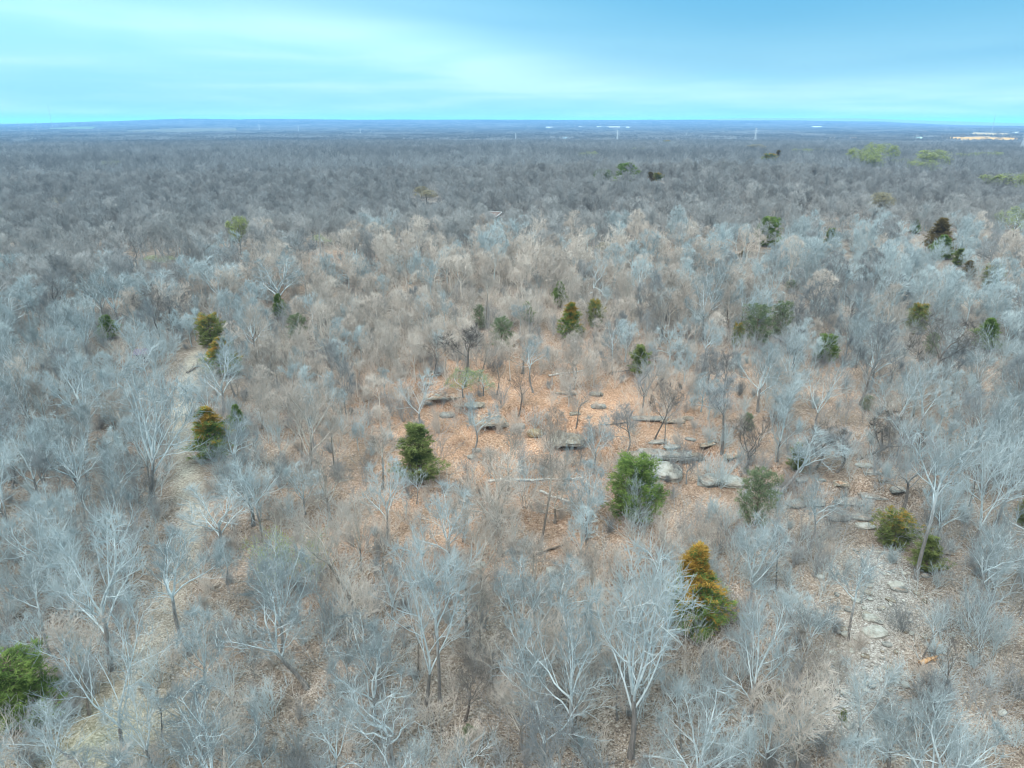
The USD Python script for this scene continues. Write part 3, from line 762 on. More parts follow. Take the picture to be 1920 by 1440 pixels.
VIEW = []          # things the photo shows unhidden: (u, half width, top v, base v, y); fewer trees stand before them
LAND = []          # things that the trees' labels can name as neighbours: (phrase, u, v)
TAKEN = []         # ground already occupied: (x, y, radius)
for a in [
    (916, 797, 4.6, 3.4, 1.15, 'leafy', 'leaf-covered overhanging sandstone slab with a curved dark-bottomed lip in the clearing', 11, 4, 0.15, 0, 0),
    (1062, 836, 4.4, 3.0, 1.25, 'tan', 'largest tan boulder in the clearing, peaked at one end over a dark undercut', 12, -3, 0.12, 0, 0),
    (828, 748, 5.2, 1.6, 0.7, 'leafy', 'long low rock ledge at the upper edge of the clearing beside a pale tree', 13, 3, 0.3, 0, 0),
    (838, 780, 2.0, 1.3, 0.6, 'grey', 'small grey boulder below the long low ledge', 14, 10, 0.3, 0, 0),
    (1238, 888, 4.6, 2.6, 1.0, 'pale', 'big pale tilted sandstone slab behind the bright green cedar', 15, -14, 0.15, 6, 14),
    (1245, 856, 6.4, 1.7, 0.8, 'grey', 'long grey flat slab lying just behind the pale tilted slab', 16, -8, 0.2, 0, 0),
    (1190, 866, 1.6, 1.5, 1.2, 'tan', 'upright tan block next to the pale tilted slab', 17, 20, 0.2, 0, 0),
    (1332, 905, 2.8, 2.0, 0.9, 'grey', 'rounded grey outcrop among dead branches below the orange leaf slope', 18, 25, 0.3, 0, 0),
    (1372, 908, 2.6, 1.8, 1.0, 'pale', 'pale outcrop block just beside the rounded grey outcrop', 19, -10, 0.3, 0, 0),
    (1222, 788, 5.0, 1.3, 0.55, 'grey', 'long thin rock shelf between two dark trunks on the orange slope', 20, -4, 0.3, 0, 0),
    (1262, 792, 3.2, 1.1, 0.5, 'leafy', 'short leaf-topped rock shelf in line with the long thin shelf', 21, -6, 0.3, 0, 0),
    (1060, 738, 3.0, 1.2, 0.5, 'leafy', 'low leaf-strewn rock with a dark front edge above the clearing', 22, -10, 0.3, 0, 0),
    (1117, 741, 1.9, 1.1, 0.5, 'tan', 'small humped rock on the upper slope of the clearing', 23, 0, 0.3, 0, 0),
    (1122, 764, 2.0, 1.0, 0.5, 'grey', 'small grey rock below the humped rock', 24, 0, 0.3, 0, 0),
    (1003, 816, 2.0, 1.4, 0.9, 'ochre', 'ochre-faced boulder between the two overhanging rocks', 25, 6, 0.2, 0, 0),
    (972, 802, 1.7, 1.2, 0.6, 'grey', 'grey stone at the foot of a dark trunk in the clearing', 26, 30, 0.3, 0, 0),
    (893, 846, 1.1, 0.8, 0.4, 'grey', 'small grey rock beside the thin trunk below the leaf-covered slab', 27, 0, 0.3, 0, 0),
    (884, 858, 1.0, 0.8, 0.35, 'pale', 'small pale rock at the thin trunk below the leaf-covered slab', 28, 40, 0.3, 0, 0),
    (1620, 875, 1.9, 0.9, 0.4, 'pale', 'lone flat whitish rock lying in the leaves at the foot of dark trunks', 29, -8, 0.3, 0, 0),
    (1496, 945, 2.6, 1.6, 0.4, 'grey', 'flat blue-grey rock shelf behind a small pale tree', 30, 15, 0.4, 0, 0),
    (1590, 942, 3.0, 1.6, 0.4, 'grey', 'larger flat blue-grey rock shelf among saplings', 31, -12, 0.4, 0, 0),
    (1640, 932, 3.2, 1.0, 0.35, 'grey', 'thin grey rock strip behind the low olive cedar', 32, -14, 0.4, 0, 0),
    (1575, 972, 2.4, 1.2, 0.35, 'grey', 'grey rock plate in front of the larger flat rock shelf', 33, 5, 0.4, 0, 0),
    (1622, 988, 2.0, 1.0, 0.35, 'pale', 'pale plate of rock next to the low olive cedar', 34, 0, 0.4, 0, 0),
    (900, 1062, 1.1, 0.8, 0.45, 'pale', 'pale stone alone on the brown slope below the fallen trunks', 35, 20, 0.25, 0, 0),
    (1036, 1073, 1.2, 0.9, 0.5, 'pale', 'whitish boulder in the brown leaves, larger of a close pair', 36, 0, 0.25, 0, 0),
    (1029, 1086, 0.8, 0.6, 0.3, 'tan', 'tan stone just in front of the whitish boulder', 37, 0, 0.25, 0, 0),
    (1680, 1098, 1.5, 0.8, 0.3, 'pale', 'topmost flat stone of the stony strip below the yellow-green cedar', 38, 10, 0.3, 0, 0),
    (1686, 1106, 1.4, 0.7, 0.3, 'grey', 'grey flat stone touching the topmost stone of the stony strip', 39, -20, 0.3, 0, 0),
    (1640, 1186, 2.0, 1.3, 0.25, 'pale', 'broadest pale plate in the middle of the stony strip', 40, 15, 0.4, 0, 0),
    (1632, 1160, 1.3, 0.9, 0.3, 'pale', 'pale stone just above the broadest plate of the stony strip', 41, 0, 0.4, 0, 0),
    (1545, 1268, 1.5, 0.9, 0.3, 'grey', 'grey stone plate beside a crooked white dead stem', 42, 0, 0.4, 0, 0),
    (1470, 1300, 1.0, 0.8, 0.4, 'ochre', 'ochre stone among brush below the stony strip', 43, 0, 0.3, 0, 0),
    (1290, 786, 1.4, 0.9, 0.4, 'tan', 'tan stone on the orange slope beyond the rock shelves', 44, 0, 0.3, 0, 0),
]:
    u, v, w, dp, h, mat, label, seed, yaw, sink, tilt, roll = a
    h, w = h * (1.0 if seed in (11, 12, 15, 17) else 0.8), w * 0.92
    kw = {}
    if seed == 11:
        kw = dict(over=0.75, square=2.6)
    if seed == 12:
        kw = dict(over=0.7, square=3.0, peak=(-0.45, 0.1, 0.55))
    if seed in (15, 16):
        kw = dict(square=4.5)
    if seed in (13, 20, 21, 22):
        kw = dict(over=0.4, square=4.0)
    b = rock(u, v, w, dp, h, mat, label, seed, yaw, sink, tilt, roll, **kw)
    TAKEN.append((b[0], b[1], w * 0.45))

# low broken pieces of the ledge, stepping down to the east, half sunk in the leaves
LEDGE = []
for k in range(34):
    x = rng.uniform(-14, 40)
    y = float(ledge_y(x)) + rng.normal(-0.2, 1.6 if k % 3 else 5.0)
    z = float(ground(x, y))
    w = rng.uniform(0.9, 2.6)
    h = rng.uniform(0.3, 0.6)
    tone = ('grey', 'leafy', 'tan', 'grey')[k % 4]
    p = obj('rock', boulder(w, w * rng.uniform(0.4, 0.7), h, 200 + k, square=3.6, over=0.35, sub=3, rough=0.24), ROCK[tone], smooth=True)
    place(p, (x, y, z - h * 0.42), rng.uniform(-28, 12), (1, 1, 1), rng.normal(0, 5), rng.normal(0, 4))
    LEDGE.append((p, {'leafy': 'leaf-strewn'}.get(tone, tone), w, x, y, z))

# loose small stones of the stony strip and of the slope
STONES = []
q = 0
for k in range(420):
    if q >= 110:
        break
    if k % 4:
        t = rng.random() * (len(STONY) - 1)
        i = int(t)
        c = STONY[i] * (1 - t + i) + STONY[min(i + 1, len(STONY) - 1)] * (t - i) + rng.normal(0, 1.9, 2)
    else:
        c = P(rng.uniform(1430, 1900), rng.uniform(900, 1380))[:2] + rng.normal(0, 1.0, 2)
    z = float(ground(*c))
    w = rng.uniform(0.22, 0.75)
    p = obj('stone', boulder(w, w * rng.uniform(0.5, 0.9), w * rng.uniform(0.25, 0.5), 60 + k % 9, sub=2), ROCK[('pale', 'grey', 'pale', 'tan')[k % 4]], smooth=True)
    place(p, (c[0], c[1], z - w * 0.06), rng.uniform(0, 360))
    STONES.append((p, ('pale', 'grey', 'pale', 'tan')[k % 4], w, c[0], c[1], z))
    q += 1

LOGMAT = {'pale': plain('weathered_wood', (0.44, 0.40, 0.36), 0.9, 0.2, 0.35, 5.0, bump=0.4), 'dark': plain('rotten_wood', (0.14, 0.11, 0.09), 0.95, 0.1, 0.5, 4.0, bump=0.5),
          'white': LOOK['pale']['limb'], 'rust': plain('split_wood', (0.42, 0.24, 0.12), 0.9, 0.1, 0.4, 5.0, bump=0.4)}


def fallen(u0, v0, u1, v1, r, mat, label, lift=0.15, limbs=3, seed=0, name='fallen_log', cat='fallen log'):
    rg = np.random.default_rng(900 + seed)
    a, b = P(u0, v0), P(u1, v1)
    n = 9
    t = np.linspace(0, 1, n)[:, None]
    pts = a * (1 - t) + b * t
    pts[:, :2] += rg.normal(0, 0.06, (n, 2)) * np.linalg.norm(b - a) / 5
    pts[:, 2] = ground(pts[:, 0], pts[:, 1]) + r * 0.6 + lift * t[:, 0]
    o = pts[0].copy()
    path = thing(name, label, cat, o)
    rr = r * np.linspace(1, 0.35, n)
    L = pts - o
    obj('trunk', tubes(L[None], rr[None], 7), LOGMAT[mat], path, True)
    for q in range(limbs):
        k = 3 + (q * 2) % 5
        d = (L[-1] - L[0]) / np.linalg.norm(L[-1] - L[0])
        d = d + rg.normal(0, 0.55, 3) + [0, 0, 0.35]
        w = walk(L[k], d, rg.uniform(0.8, 2.2), 6, rg, 0.18)
        obj('limb', tubes(w[None], (rr[k] * 0.45 * np.linspace(1, 0.2, 6))[None], 5), LOGMAT[mat], path, True)
        c, cr = children(w[None], (rr[k] * 0.45 * np.linspace(1, 0.2, 6))[None], 7, 0.3, 0.98, 40, 0.5, 4, rg, rmin=0.008)
        obj('branches', tubes(c, cr, 3), LOGMAT[mat], path, kind='stuff')
    LAND.append((label.split(',')[0], (u0 + u1) / 2, (v0 + v1) / 2))


fallen(918, 903, 1090, 899, 0.17, 'pale', 'longest pale fallen trunk lying level across the brush below the boulders', limbs=5, seed=1)
fallen(1012, 922, 1075, 946, 0.15, 'pale', 'pale fallen trunk slanting below the longest one', limbs=4, seed=2)
fallen(1098, 905, 1150, 942, 0.10, 'pale', 'thin pale fallen limb in the tangle beside the bright green cedar', limbs=4, seed=3)
fallen(1008, 1042, 1070, 1017, 0.14, 'dark', 'dark fallen log on the brown leaves above the whitish boulder', limbs=1, seed=4)
fallen(1030, 706, 1100, 696, 0.16, 'pale', 'weathered log across the upper slope of the clearing', limbs=3, seed=5)
fallen(1765, 905, 1828, 911, 0.15, 'dark', 'dark log lying behind the forked white tree', limbs=1, seed=6)
fallen(1140, 700, 1210, 690, 0.12, 'dark', 'thin dark log on the upper slope beneath bare oaks', limbs=2, seed=7)
fallen(1180, 792, 1120, 800, 0.10, 'dark', 'short dark log beside the peaked boulder', limbs=2, seed=8)
fallen(1278, 862, 1330, 850, 0.10, 'pale', 'bleached limb lying behind the pale tilted slab', limbs=2, seed=9)
fallen(1205, 1418, 1280, 1436, 0.07, 'white', 'white fallen branch on the brown leaves near the big dark-trunked tree', limbs=4, seed=10, lift=0.4, name='fallen_branch', cat='fallen branch')
fallen(1120, 1436, 1172, 1430, 0.08, 'dark', 'dark stick of wood beside the big dark-trunked tree', limbs=0, seed=11, name='fallen_branch', cat='fallen branch')
fallen(1520, 1338, 1570, 1348, 0.06, 'white', 'pale broken limb below the crooked white dead stem', limbs=3, seed=12, lift=0.3, name='fallen_branch', cat='fallen branch')
fallen(1725, 1246, 1762, 1236, 0.20, 'rust', 'rust-coloured splintered log in the brush', limbs=2, seed=13, lift=0.35)
fallen(350, 700, 372, 690, 0.18, 'dark', 'dark brush log at the head of the track', limbs=3, seed=14)
fallen(745, 1180, 790, 1176, 0.10, 'dark', 'dark log half hidden between two pale forked trees', limbs=2, seed=15)

# ------------------------------------------------------------------ fields, buildings, pylons, masts
CLEAR = []         # (x, y, half width, towards the camera, away): no woods there
FIELD = {'tan': plain('stubble_field', (0.46, 0.27, 0.10), 0.95, 0.1, 0.22, 0.02), 'straw': plain('straw_field', (0.34, 0.25, 0.13), 0.95, 0.1, 0.2, 0.02),
         'green': plain('winter_pasture', (0.10, 0.125, 0.05), 0.95, 0.1, 0.2, 0.02), 'drab': plain('drab_pasture', (0.105, 0.095, 0.06), 0.95, 0.1, 0.2, 0.02)}
POLYS = []


def field(px, mat, label):
    c = np.array([P(u, v)[:2] for u, v in px])
    POLYS.append(c)
    m = trimesh.creation.triangulate_polygon(__import__('shapely').Polygon(c), engine='earcut')
    m = trimesh.Trimesh(np.c_[m[0], np.zeros(len(m[0]))], m[1])
    for _ in range(5):
        m = m.subdivide()
    v = np.array(m.vertices)
    v[:, 2] = ground(v[:, 0], v[:, 1]) + 0.6
    p = obj('field', (v, m.faces), FIELD[mat])
    tag(p, label, None, None, 'structure')


field([(1752, 264.5), (1905, 267), (1908, 259), (1842, 256.5), (1768, 257.5)], 'tan', 'ploughed tan field on the plain to the east')
field([(1808, 254.8), (1903, 257.5), (1906, 250.5), (1812, 248.0)], 'straw', 'straw-coloured field beyond the ploughed tan field')
field([(1712, 248.6), (1744, 248.6), (1744, 246.2), (1712, 246.2)], 'tan', 'narrow strip of tan field among trees')
field([(218, 249.5), (345, 250), (455, 247), (452, 240), (330, 240.5), (230, 245)], 'drab', 'long drab pasture beyond the western woods')
field([(75, 244.5), (180, 244), (192, 237.5), (135, 237.5), (80, 241.5)], 'green', 'pale green winter pasture beyond the western woods')
field([(0, 248.5), (50, 247.5), (50, 244.5), (0, 245.5)], 'drab', 'drab pasture at the western edge')
field([(1535, 262.5), (1620, 263), (1618, 259.5), (1540, 259)], 'straw', 'thin straw field near white houses')
TREE_ON_FIELD = [(1801, 262, 250), (1868, 256, 246), (1765, 263, 252), (1848, 267, 257), (1872, 268, 256)]

WALL = {'white': plain('white_siding', (0.50, 0.52, 0.52), 0.7, 0.3), 'cream': plain('cream_siding', (0.62, 0.56, 0.46), 0.8, 0.2), 'grey': plain('grey_siding', (0.42, 0.43, 0.44), 0.7, 0.3),
        'teal': plain('teal_boards', (0.10, 0.20, 0.22), 0.85, 0.2, 0.25, 2.0), 'brown': plain('brown_boards', (0.20, 0.14, 0.11), 0.9, 0.2, 0.3, 2.0)}
ROOF = {'white': plain('white_metal_roof', (0.50, 0.52, 0.52), 0.35, 0.5), 'green': plain('pale_green_metal_roof', (0.42, 0.66, 0.60), 0.35, 0.5), 'grey': plain('grey_shingle_roof', (0.30, 0.30, 0.31), 0.9, 0.2),
        'brown': plain('brown_shingle_roof', (0.27, 0.20, 0.16), 0.9, 0.2), 'blue': plain('blue_metal_roof', (0.45, 0.66, 0.80), 0.35, 0.5)}
DARK = plain('dark_opening', (0.03, 0.035, 0.04), 0.3, 0.5)
TRIM = plain('white_trim', (0.34, 0.34, 0.34), 0.9, 0.1)


def box(w, d, h, x=0, y=0, z=0):
    m = trimesh.creation.box([w, d, h])
    m.apply_translation([x, y, z + h / 2])
    return m


def building(name, u, v, wpx, wall, roof, label, cat, yaw=0, eave=3.2, deep=0.55, pitch=0.35, clear=True, windows=4):
    b = P(u, v)
    w = metres(b, wpx)
    d = max(6.0, w * deep)
    path = thing(name, label, cat, (b[0], b[1], b[2]), yaw)
    obj('wall', box(w, d, eave + 1.0, z=-1.0), WALL[wall], path)
    rise, ov, th = d / 2 * pitch, 0.4, 0.18
    y0, y1 = d / 2 + ov, -d / 2 - ov
    prof = np.array([[y1, eave - ov * pitch], [0, eave + rise], [y0, eave - ov * pitch], [y0, eave - ov * pitch + th], [0, eave + rise + th * 1.2], [y1, eave - ov * pitch + th]])
    for a in (0, 1):
        quad = [prof[0], prof[1], prof[4], prof[5]] if a == 0 else [prof[1], prof[2], prof[3], prof[4]]
        vv = np.array([[x, p[0], p[1]] for x in (-w / 2 - ov, w / 2 + ov) for p in quad])
        ff = np.array([[0, 1, 2], [0, 2, 3], [4, 6, 5], [4, 7, 6]] + [t for k in range(4) for t in ([k, k + 4, (k + 1) % 4], [(k + 1) % 4, k + 4, (k + 1) % 4 + 4])])
        obj('roof', (vv, ff), ROOF[roof], path)
    for sx in (-1, 1):
        vv = np.array([[sx * (w / 2 - 0.05), -d / 2, eave], [sx * (w / 2 - 0.05), d / 2, eave], [sx * (w / 2 - 0.05), 0, eave + rise], [sx * (w / 2 - 0.3), -d / 2, eave], [sx * (w / 2 - 0.3), d / 2, eave], [sx * (w / 2 - 0.3), 0, eave + rise]])
        obj('gable', trimesh.convex.convex_hull(vv), WALL[wall], path)
    obj('door', box(1.2 if w < 25 else 3.5, 0.08, min(2.3, eave - 0.6), x=w * 0.08, y=-d / 2 - 0.03), DARK, path)
    for q in range(windows):
        x = (q + 0.5) / windows * w - w / 2
        if abs(x - w * 0.08) > 2:
            f = obj('window', box(1.3, 0.10, 1.2, x=x, y=-d / 2 - 0.02, z=eave * 0.38), DARK, path)
    if clear:
        dd = math.hypot(b[0], b[1])
        CLEAR.append((b[0], b[1], w * 0.65 + 3, dd * 0.07 + 20, d))
    return b


building('house', 22, 279, 9, 'white', 'white', 'small white house in the dark western woods', 'house', 20, 3.4, 0.7)
building('barn', 1057, 262.5, 13, 'white', 'blue', 'low white barn with a bluish roof between the two middle pylons', 'barn', 4, 4.0)
building('warehouse', 1030, 240.5, 13, 'white', 'white', 'long white warehouse on the plain behind the low white barn', 'warehouse', 3, 6.0, 0.4)
building('warehouse', 1088, 239, 8, 'white', 'grey', 'small grey-roofed white building east of the long white warehouse', 'building', 8, 6.0, 0.6)
building('warehouse', 1124, 239.5, 11, 'white', 'white', 'white shed at the near end of the long row of pale roofs', 'warehouse', 0, 6.0, 0.4)
building('warehouse', 1150, 239.5, 24, 'cream', 'grey', 'longest pale building of the row of roofs on the plain', 'warehouse', 0, 6.0, 0.3)
building('warehouse', 1180, 240, 12, 'white', 'white', 'pale building ending the row of roofs on the plain', 'warehouse', -4, 5.0, 0.4)
building('house', 1265, 244, 8, 'cream', 'grey', 'cream house among trees behind the small lattice tower', 'house', 10)
building('house', 1278, 244.5, 5, 'white', 'grey', 'tiny white house next to the cream house among trees', 'house', -10)
building('house', 1398, 261, 6, 'cream', 'brown', 'cream brown-roofed house just beside the tall middle pylon', 'house', 12)
building('house', 1434, 260.5, 9, 'cream', 'brown', 'widest cream house of the four beyond the tall middle pylon', 'house', -6)
building('house', 1454, 260.5, 8, 'white', 'grey', 'white grey-roofed house of the four beyond the tall middle pylon', 'house', 8)
building('house', 1484, 260.5, 6, 'cream', 'grey', 'smallest cream house of the four beyond the tall middle pylon', 'house', 0)
building('house', 1560, 258.5, 9, 'cream', 'grey', 'cream grey-roofed house at the thin straw field', 'house', 15)
building('house', 1600, 260.5, 10, 'white', 'brown', 'white brown-roofed house at the thin straw field', 'house', -8)
building('warehouse', 1531, 239.5, 18, 'white', 'white', 'long bright white shed below the wooded eastern ridge', 'warehouse', 0, 6.5, 0.3)
building('house', 1655, 234, 6, 'white', 'white', 'white house high on the wooded eastern ridge', 'house', 0, 5.0)
building('house', 1622, 232, 4, 'cream', 'brown', 'tiny cream house on the wooded eastern ridge', 'house', 0, 5.0)
building('barn', 1719, 262, 16, 'white', 'green', 'barn with a pale green metal roof west of the tan field', 'barn', -6, 4.5, 0.5)
building('house', 1702, 258, 5, 'white', 'white', 'little white house beside the pale green roofed barn', 'house', 0)
building('house', 1735, 263.5, 6, 'brown', 'brown', 'low brown shed touching the pale green roofed barn', 'shed', 0, 2.6)
building('barn', 1905, 250.5, 11, 'white', 'white', 'white barn at the far corner of the straw field', 'barn', 0, 5.0, 0.5)
building('house', 378, 228, 6, 'white', 'grey', 'pale house on the western ridge top', 'house', 0, 6.0, 0.5)
building('house', 592, 228.5, 5, 'white', 'white', 'pale roof on the horizon ridge west of the far blue hill', 'house', 0, 6.0, 0.5)
building('house', 660, 229, 6, 'white', 'white', 'pale roof on the horizon ridge east of the far blue hill', 'house', 0, 6.0, 0.5)

# the cabin in the woods behind the clearing
cb = P(922, 424)
path = thing('cabin', 'small teal-walled cabin with a rusty pale-edged lean-to roof deep in the woods', 'cabin', (cb[0], cb[1], cb[2] - 1.1), -28)
obj('wall', box(4.4, 3.6, 4.6, z=-0.5), WALL['teal'], path)
rf = trimesh.creation.box([4.9, 4.4, 0.14])
rf.apply_transform(trimesh.transformations.rotation_matrix(math.radians(15), [1, 0, 0]))
rf.apply_translation([0.1, 0, 4.75])
obj('roof', rf, plain('rusty_roof', (0.15, 0.115, 0.105), 0.9, 0.1, 0.45, 1.5), path)
for yy in (-2.23, 2.23):
    e = trimesh.creation.box([5.0, 0.22, 0.24])
    e.apply_translation([0.1, yy, 0])
    e.apply_transform(trimesh.transformations.rotation_matrix(math.radians(15), [1, 0, 0]))
    e.apply_translation([0, 0, 4.78])
    obj('fascia', e, TRIM, path)
for xx in (-2.42, 2.62):
    e = trimesh.creation.box([0.22, 4.2, 0.24])
    e.apply_translation([xx, 0, 0])
    e.apply_transform(trimesh.transformations.rotation_matrix(math.radians(15), [1, 0, 0]))
    e.apply_translation([0, 0, 4.79])
    obj('fascia', e, TRIM, path)
obj('door', box(0.9, 0.08, 2.0, x=0.9, y=-1.83), DARK, path)
obj('window', box(0.9, 0.08, 0.8, x=-1.0, y=-1.83, z=1.3), DARK, path)
for xx in (-2.4, 2.9):
    obj('post', box(0.16, 0.16, 3.9, x=xx, y=-2.15, z=-0.3), WALL['brown'], path)
LAND.append(('the teal-walled cabin', 922, 410))
CLEAR.append((cb[0], cb[1], 3.2, 30, 4))
TAKEN.append((cb[0], cb[1], 4))

# the hunting blind in the western thicket
bb = P(272, 692)
path = thing('hunting_blind', 'small raised hunting blind with a mauve-grey roof in the pale western thicket', 'hunting blind', (bb[0], bb[1], bb[2]), 20)
obj('cabin_box', box(1.5, 1.3, 1.3, z=1.1), plain('blind_boards', (0.13, 0.12, 0.13), 0.9, 0.2, 0.3, 3.0), path)
rf = trimesh.creation.box([2.1, 1.9, 0.08])
rf.apply_transform(trimesh.transformations.rotation_matrix(math.radians(10), [1, 0, 0]))
rf.apply_translation([0, 0, 2.58])
obj('roof', rf, plain('mauve_roof', (0.13, 0.115, 0.145), 0.9, 0.1, 0.15, 2.0), path)
obj('opening', box(1.0, 0.06, 0.35, y=-0.655, z=1.75), DARK, path)
for sx in (-1, 1):
    for sy in (-1, 1):
        obj('leg', box(0.1, 0.1, 1.6, x=sx * 0.65, y=sy * 0.55, z=-0.45), WALL['brown'], path)
LAND.append(('the small hunting blind', 272, 675))
TAKEN.append((bb[0], bb[1], 2.5))
for u, v in ((380, 655), (362, 690), (350, 725), (345, 765), (343, 805), (346, 850), (355, 900), (362, 945), (340, 1060), (310, 1150), (280, 1215)):
    VIEW.append((u, 6, v - 12, v + 6, P(u, v)[1]))
VIEW.append((272, 18, 660, 692, bb[1]))

STEEL = plain('galvanised_steel', (0.42, 0.45, 0.47), 0.5, 0.5, metallic=0.3)


def bars(segs, r):
    return tubes(np.array(segs, float), np.full((len(segs), 2), r), 4)


stage.CreateClassPrim('/World/lattice_pylon_pattern')        # forty metres tall
pp = '/World/lattice_pylon_pattern'


def leg_at(z, sx, sy):
    h = np.interp(z, [0, 22, 40], [3.6, 1.3, 0.45])
    return [sx * h, sy * h, z]


for sx in (-1, 1):
    for sy in (-1, 1):
        obj('leg', bars([[leg_at(-1, sx, sy), leg_at(22, sx, sy)], [leg_at(22, sx, sy), leg_at(40, sx, sy)]], 0.24), STEEL, pp)
br = []
zz = [0, 5, 10, 14.5, 18.5, 22, 25, 28, 31, 34, 37, 40]
for z0, z1 in zip(zz[:-1], zz[1:]):
    for (ax, ay), (bx, by) in (((-1, -1), (1, -1)), ((1, -1), (1, 1)), ((1, 1), (-1, 1)), ((-1, 1), (-1, -1))):
        br += [[leg_at(z0, ax, ay), leg_at(z1, bx, by)], [leg_at(z0, bx, by), leg_at(z1, ax, ay)], [leg_at(z1, ax, ay), leg_at(z1, bx, by)]]
obj('lattice', bars(br, 0.13), STEEL, pp, kind='stuff')
for z, half in ((27.5, 6.2), (32.5, 7.2), (37.5, 5.2)):
    sg = []
    for s in (-1, 1):
        sg += [[[0, -0.6, z], [s * half, 0, z]], [[0, 0.6, z], [s * half, 0, z]], [[0, 0, z + 1.6], [s * half, 0, z]], [[s * half * 0.5, -0.3, z], [s * half * 0.5, 0, z + 0.8]]]
    obj('crossarm', bars(sg, 0.16), STEEL, pp)
ARMS = [(27.5, 6.2), (32.5, 7.2), (37.5, 5.2)]
PYL = {}
for u, vb, vt, lab in [(487, 247, 232, 'lattice pylon rising at the end of the drab pasture, most westerly of all'), (560, 249, 235, 'lattice pylon second from the west, rising out of grey woods'),
                       (676, 253, 240.5, 'faint lattice pylon third from the west in grey-blue woods'), (967, 267, 249, 'lattice pylon west of the low white barn'),
                       (1157, 268, 243.5, 'lattice pylon east of the low white barn and a white sycamore'), (1287, 258, 249, 'small half-hidden lattice tower between two taller pylons'),
                       (1415, 270, 239.5, 'tallest-looking middle lattice pylon, standing by the cream houses'), (1914, 287, 248, 'nearest and biggest lattice pylon, cut by the eastern edge of view')]:
    b = P(u, vb)
    hh = height_to(b, vt)
    thing('lattice_pylon', lab, 'pylon', b, 25, (hh / 40,) * 3, 'lattice pylons of the power line', pp)
    PYL[u] = (b, hh / 40)
WIRE = plain('power_wire', (0.25, 0.27, 0.29), 0.6, 0.3)
ca, sa = math.cos(math.radians(25)), math.sin(math.radians(25))
for a, b, lab in ((967, 1157, 'power wires hanging between the two pylons beside the low white barn'), (1157, 1415, 'power wires hanging above the woods toward the tallest-looking pylon'), (1415, 1914, 'power wires hanging from the tallest-looking pylon to the nearest pylon')):
    (p0, s0), (p1, s1) = PYL[a], PYL[b]
    path = thing('power_line', lab, 'power line')
    for z, half in ARMS:
        for s in (-1, 1):
            e0 = p0 + np.array([ca * s * half, sa * s * half, z]) * s0
            e1 = p1 + np.array([ca * s * half, sa * s * half, z]) * s1
            t = np.linspace(0, 1, 16)[:, None]
            w = e0 * (1 - t) + e1 * t
            w[:, 2] -= 9 * 4 * t[:, 0] * (1 - t[:, 0])
            obj('wire', tubes(w[None], np.full((1, 16), 0.06), 3), WIRE, path)


def mast(u, vb, vt, label, r, far_y, name='radio_mast'):
    q = ray(u, vb)
    b = np.array([q[0] / q[1] * far_y, far_y, 0.0])
    b[2] = float(ground(b[0], b[1]))
    hh = height_to(b, vt)
    path = thing(name, label, 'radio mast', b)
    sg = []
    n = 22
    for q in range(3):
        a = q * 2.094
        obj('leg', bars([[[r * math.cos(a), r * math.sin(a), -2], [r * math.cos(a) * 0.8, r * math.sin(a) * 0.8, hh * 0.93]]], r * 0.28), STEEL, path)
        for k in range(n):
            a2 = a + 2.094
            sg.append([[r * math.cos(a), r * math.sin(a), k * hh * 0.93 / n], [r * math.cos(a2), r * math.sin(a2), (k + 1) * hh * 0.93 / n]])
    obj('lattice', bars(sg, r * 0.2), STEEL, path, kind='stuff')
    obj('antenna', bars([[[0, 0, hh * 0.9], [0, 0, hh]]], r * 0.3), STEEL, path)
    for f in (0.55, 0.72):
        obj('dish', trimesh.creation.cylinder(r * 2.0, r * 2.2, transform=trimesh.transformations.translation_matrix([0, 0, hh * f])), DARK, path)


mast(97, 232, 190, 'thin tall radio mast above the western skyline', 0.45, 3200)
mast(1862, 236, 211.5, 'dark radio mast above the eastern skyline', 0.6, 3600)
mast(33, 233, 226, 'stubby mast poking above the western skyline', 0.5, 3400)
mast(67, 232, 225.5, 'second stubby mast above the western skyline, nearer the tall thin mast', 0.5, 3400)
wb = P(340, 227)
path = thing('water_tower', 'water tower standing on the western ridge against the sky', 'water tower', wb)
hh = height_to(wb, 220.5)
obj('stem', trimesh.creation.cylinder(3.0, hh * 0.75, transform=trimesh.transformations.translation_matrix([0, 0, hh * 0.36])), WALL['grey'], path)
obj('tank', trimesh.creation.icosphere(2, 9.0).apply_transform(trimesh.transformations.translation_matrix([0, 0, hh * 0.82]) @ np.diag([1, 1, 0.7, 1])), WALL['grey'], path, True)

# ------------------------------------------------------------------ cedars and budding trees, one by one: base pixel, top row, width
def put(name, ref, u, vb, vt, wpx, label, cat, yaw=None, group=None, near=True, tilt=0.0):
    b = P(u, vb)
    w0, h0 = EXTENT[ref]
    h, w = height_to(b, vt), metres(b, wpx)
    sx = np.clip(w / w0, 0.02, 5) * (0.78 if name == 'cedar' else 1.0)
    thing(name, label, cat, (b[0], b[1], b[2]), rng.uniform(0, 360) if yaw is None else yaw, (sx, sx, h / h0), group, ref, tilt)
    TAKEN.append((b[0], b[1], min(w * 0.42, 2.6) if near else w * 0.35))
    VIEW.append((u, wpx * 0.42, vt, vb - 0.25 * (vb - vt), b[1]))
    return b


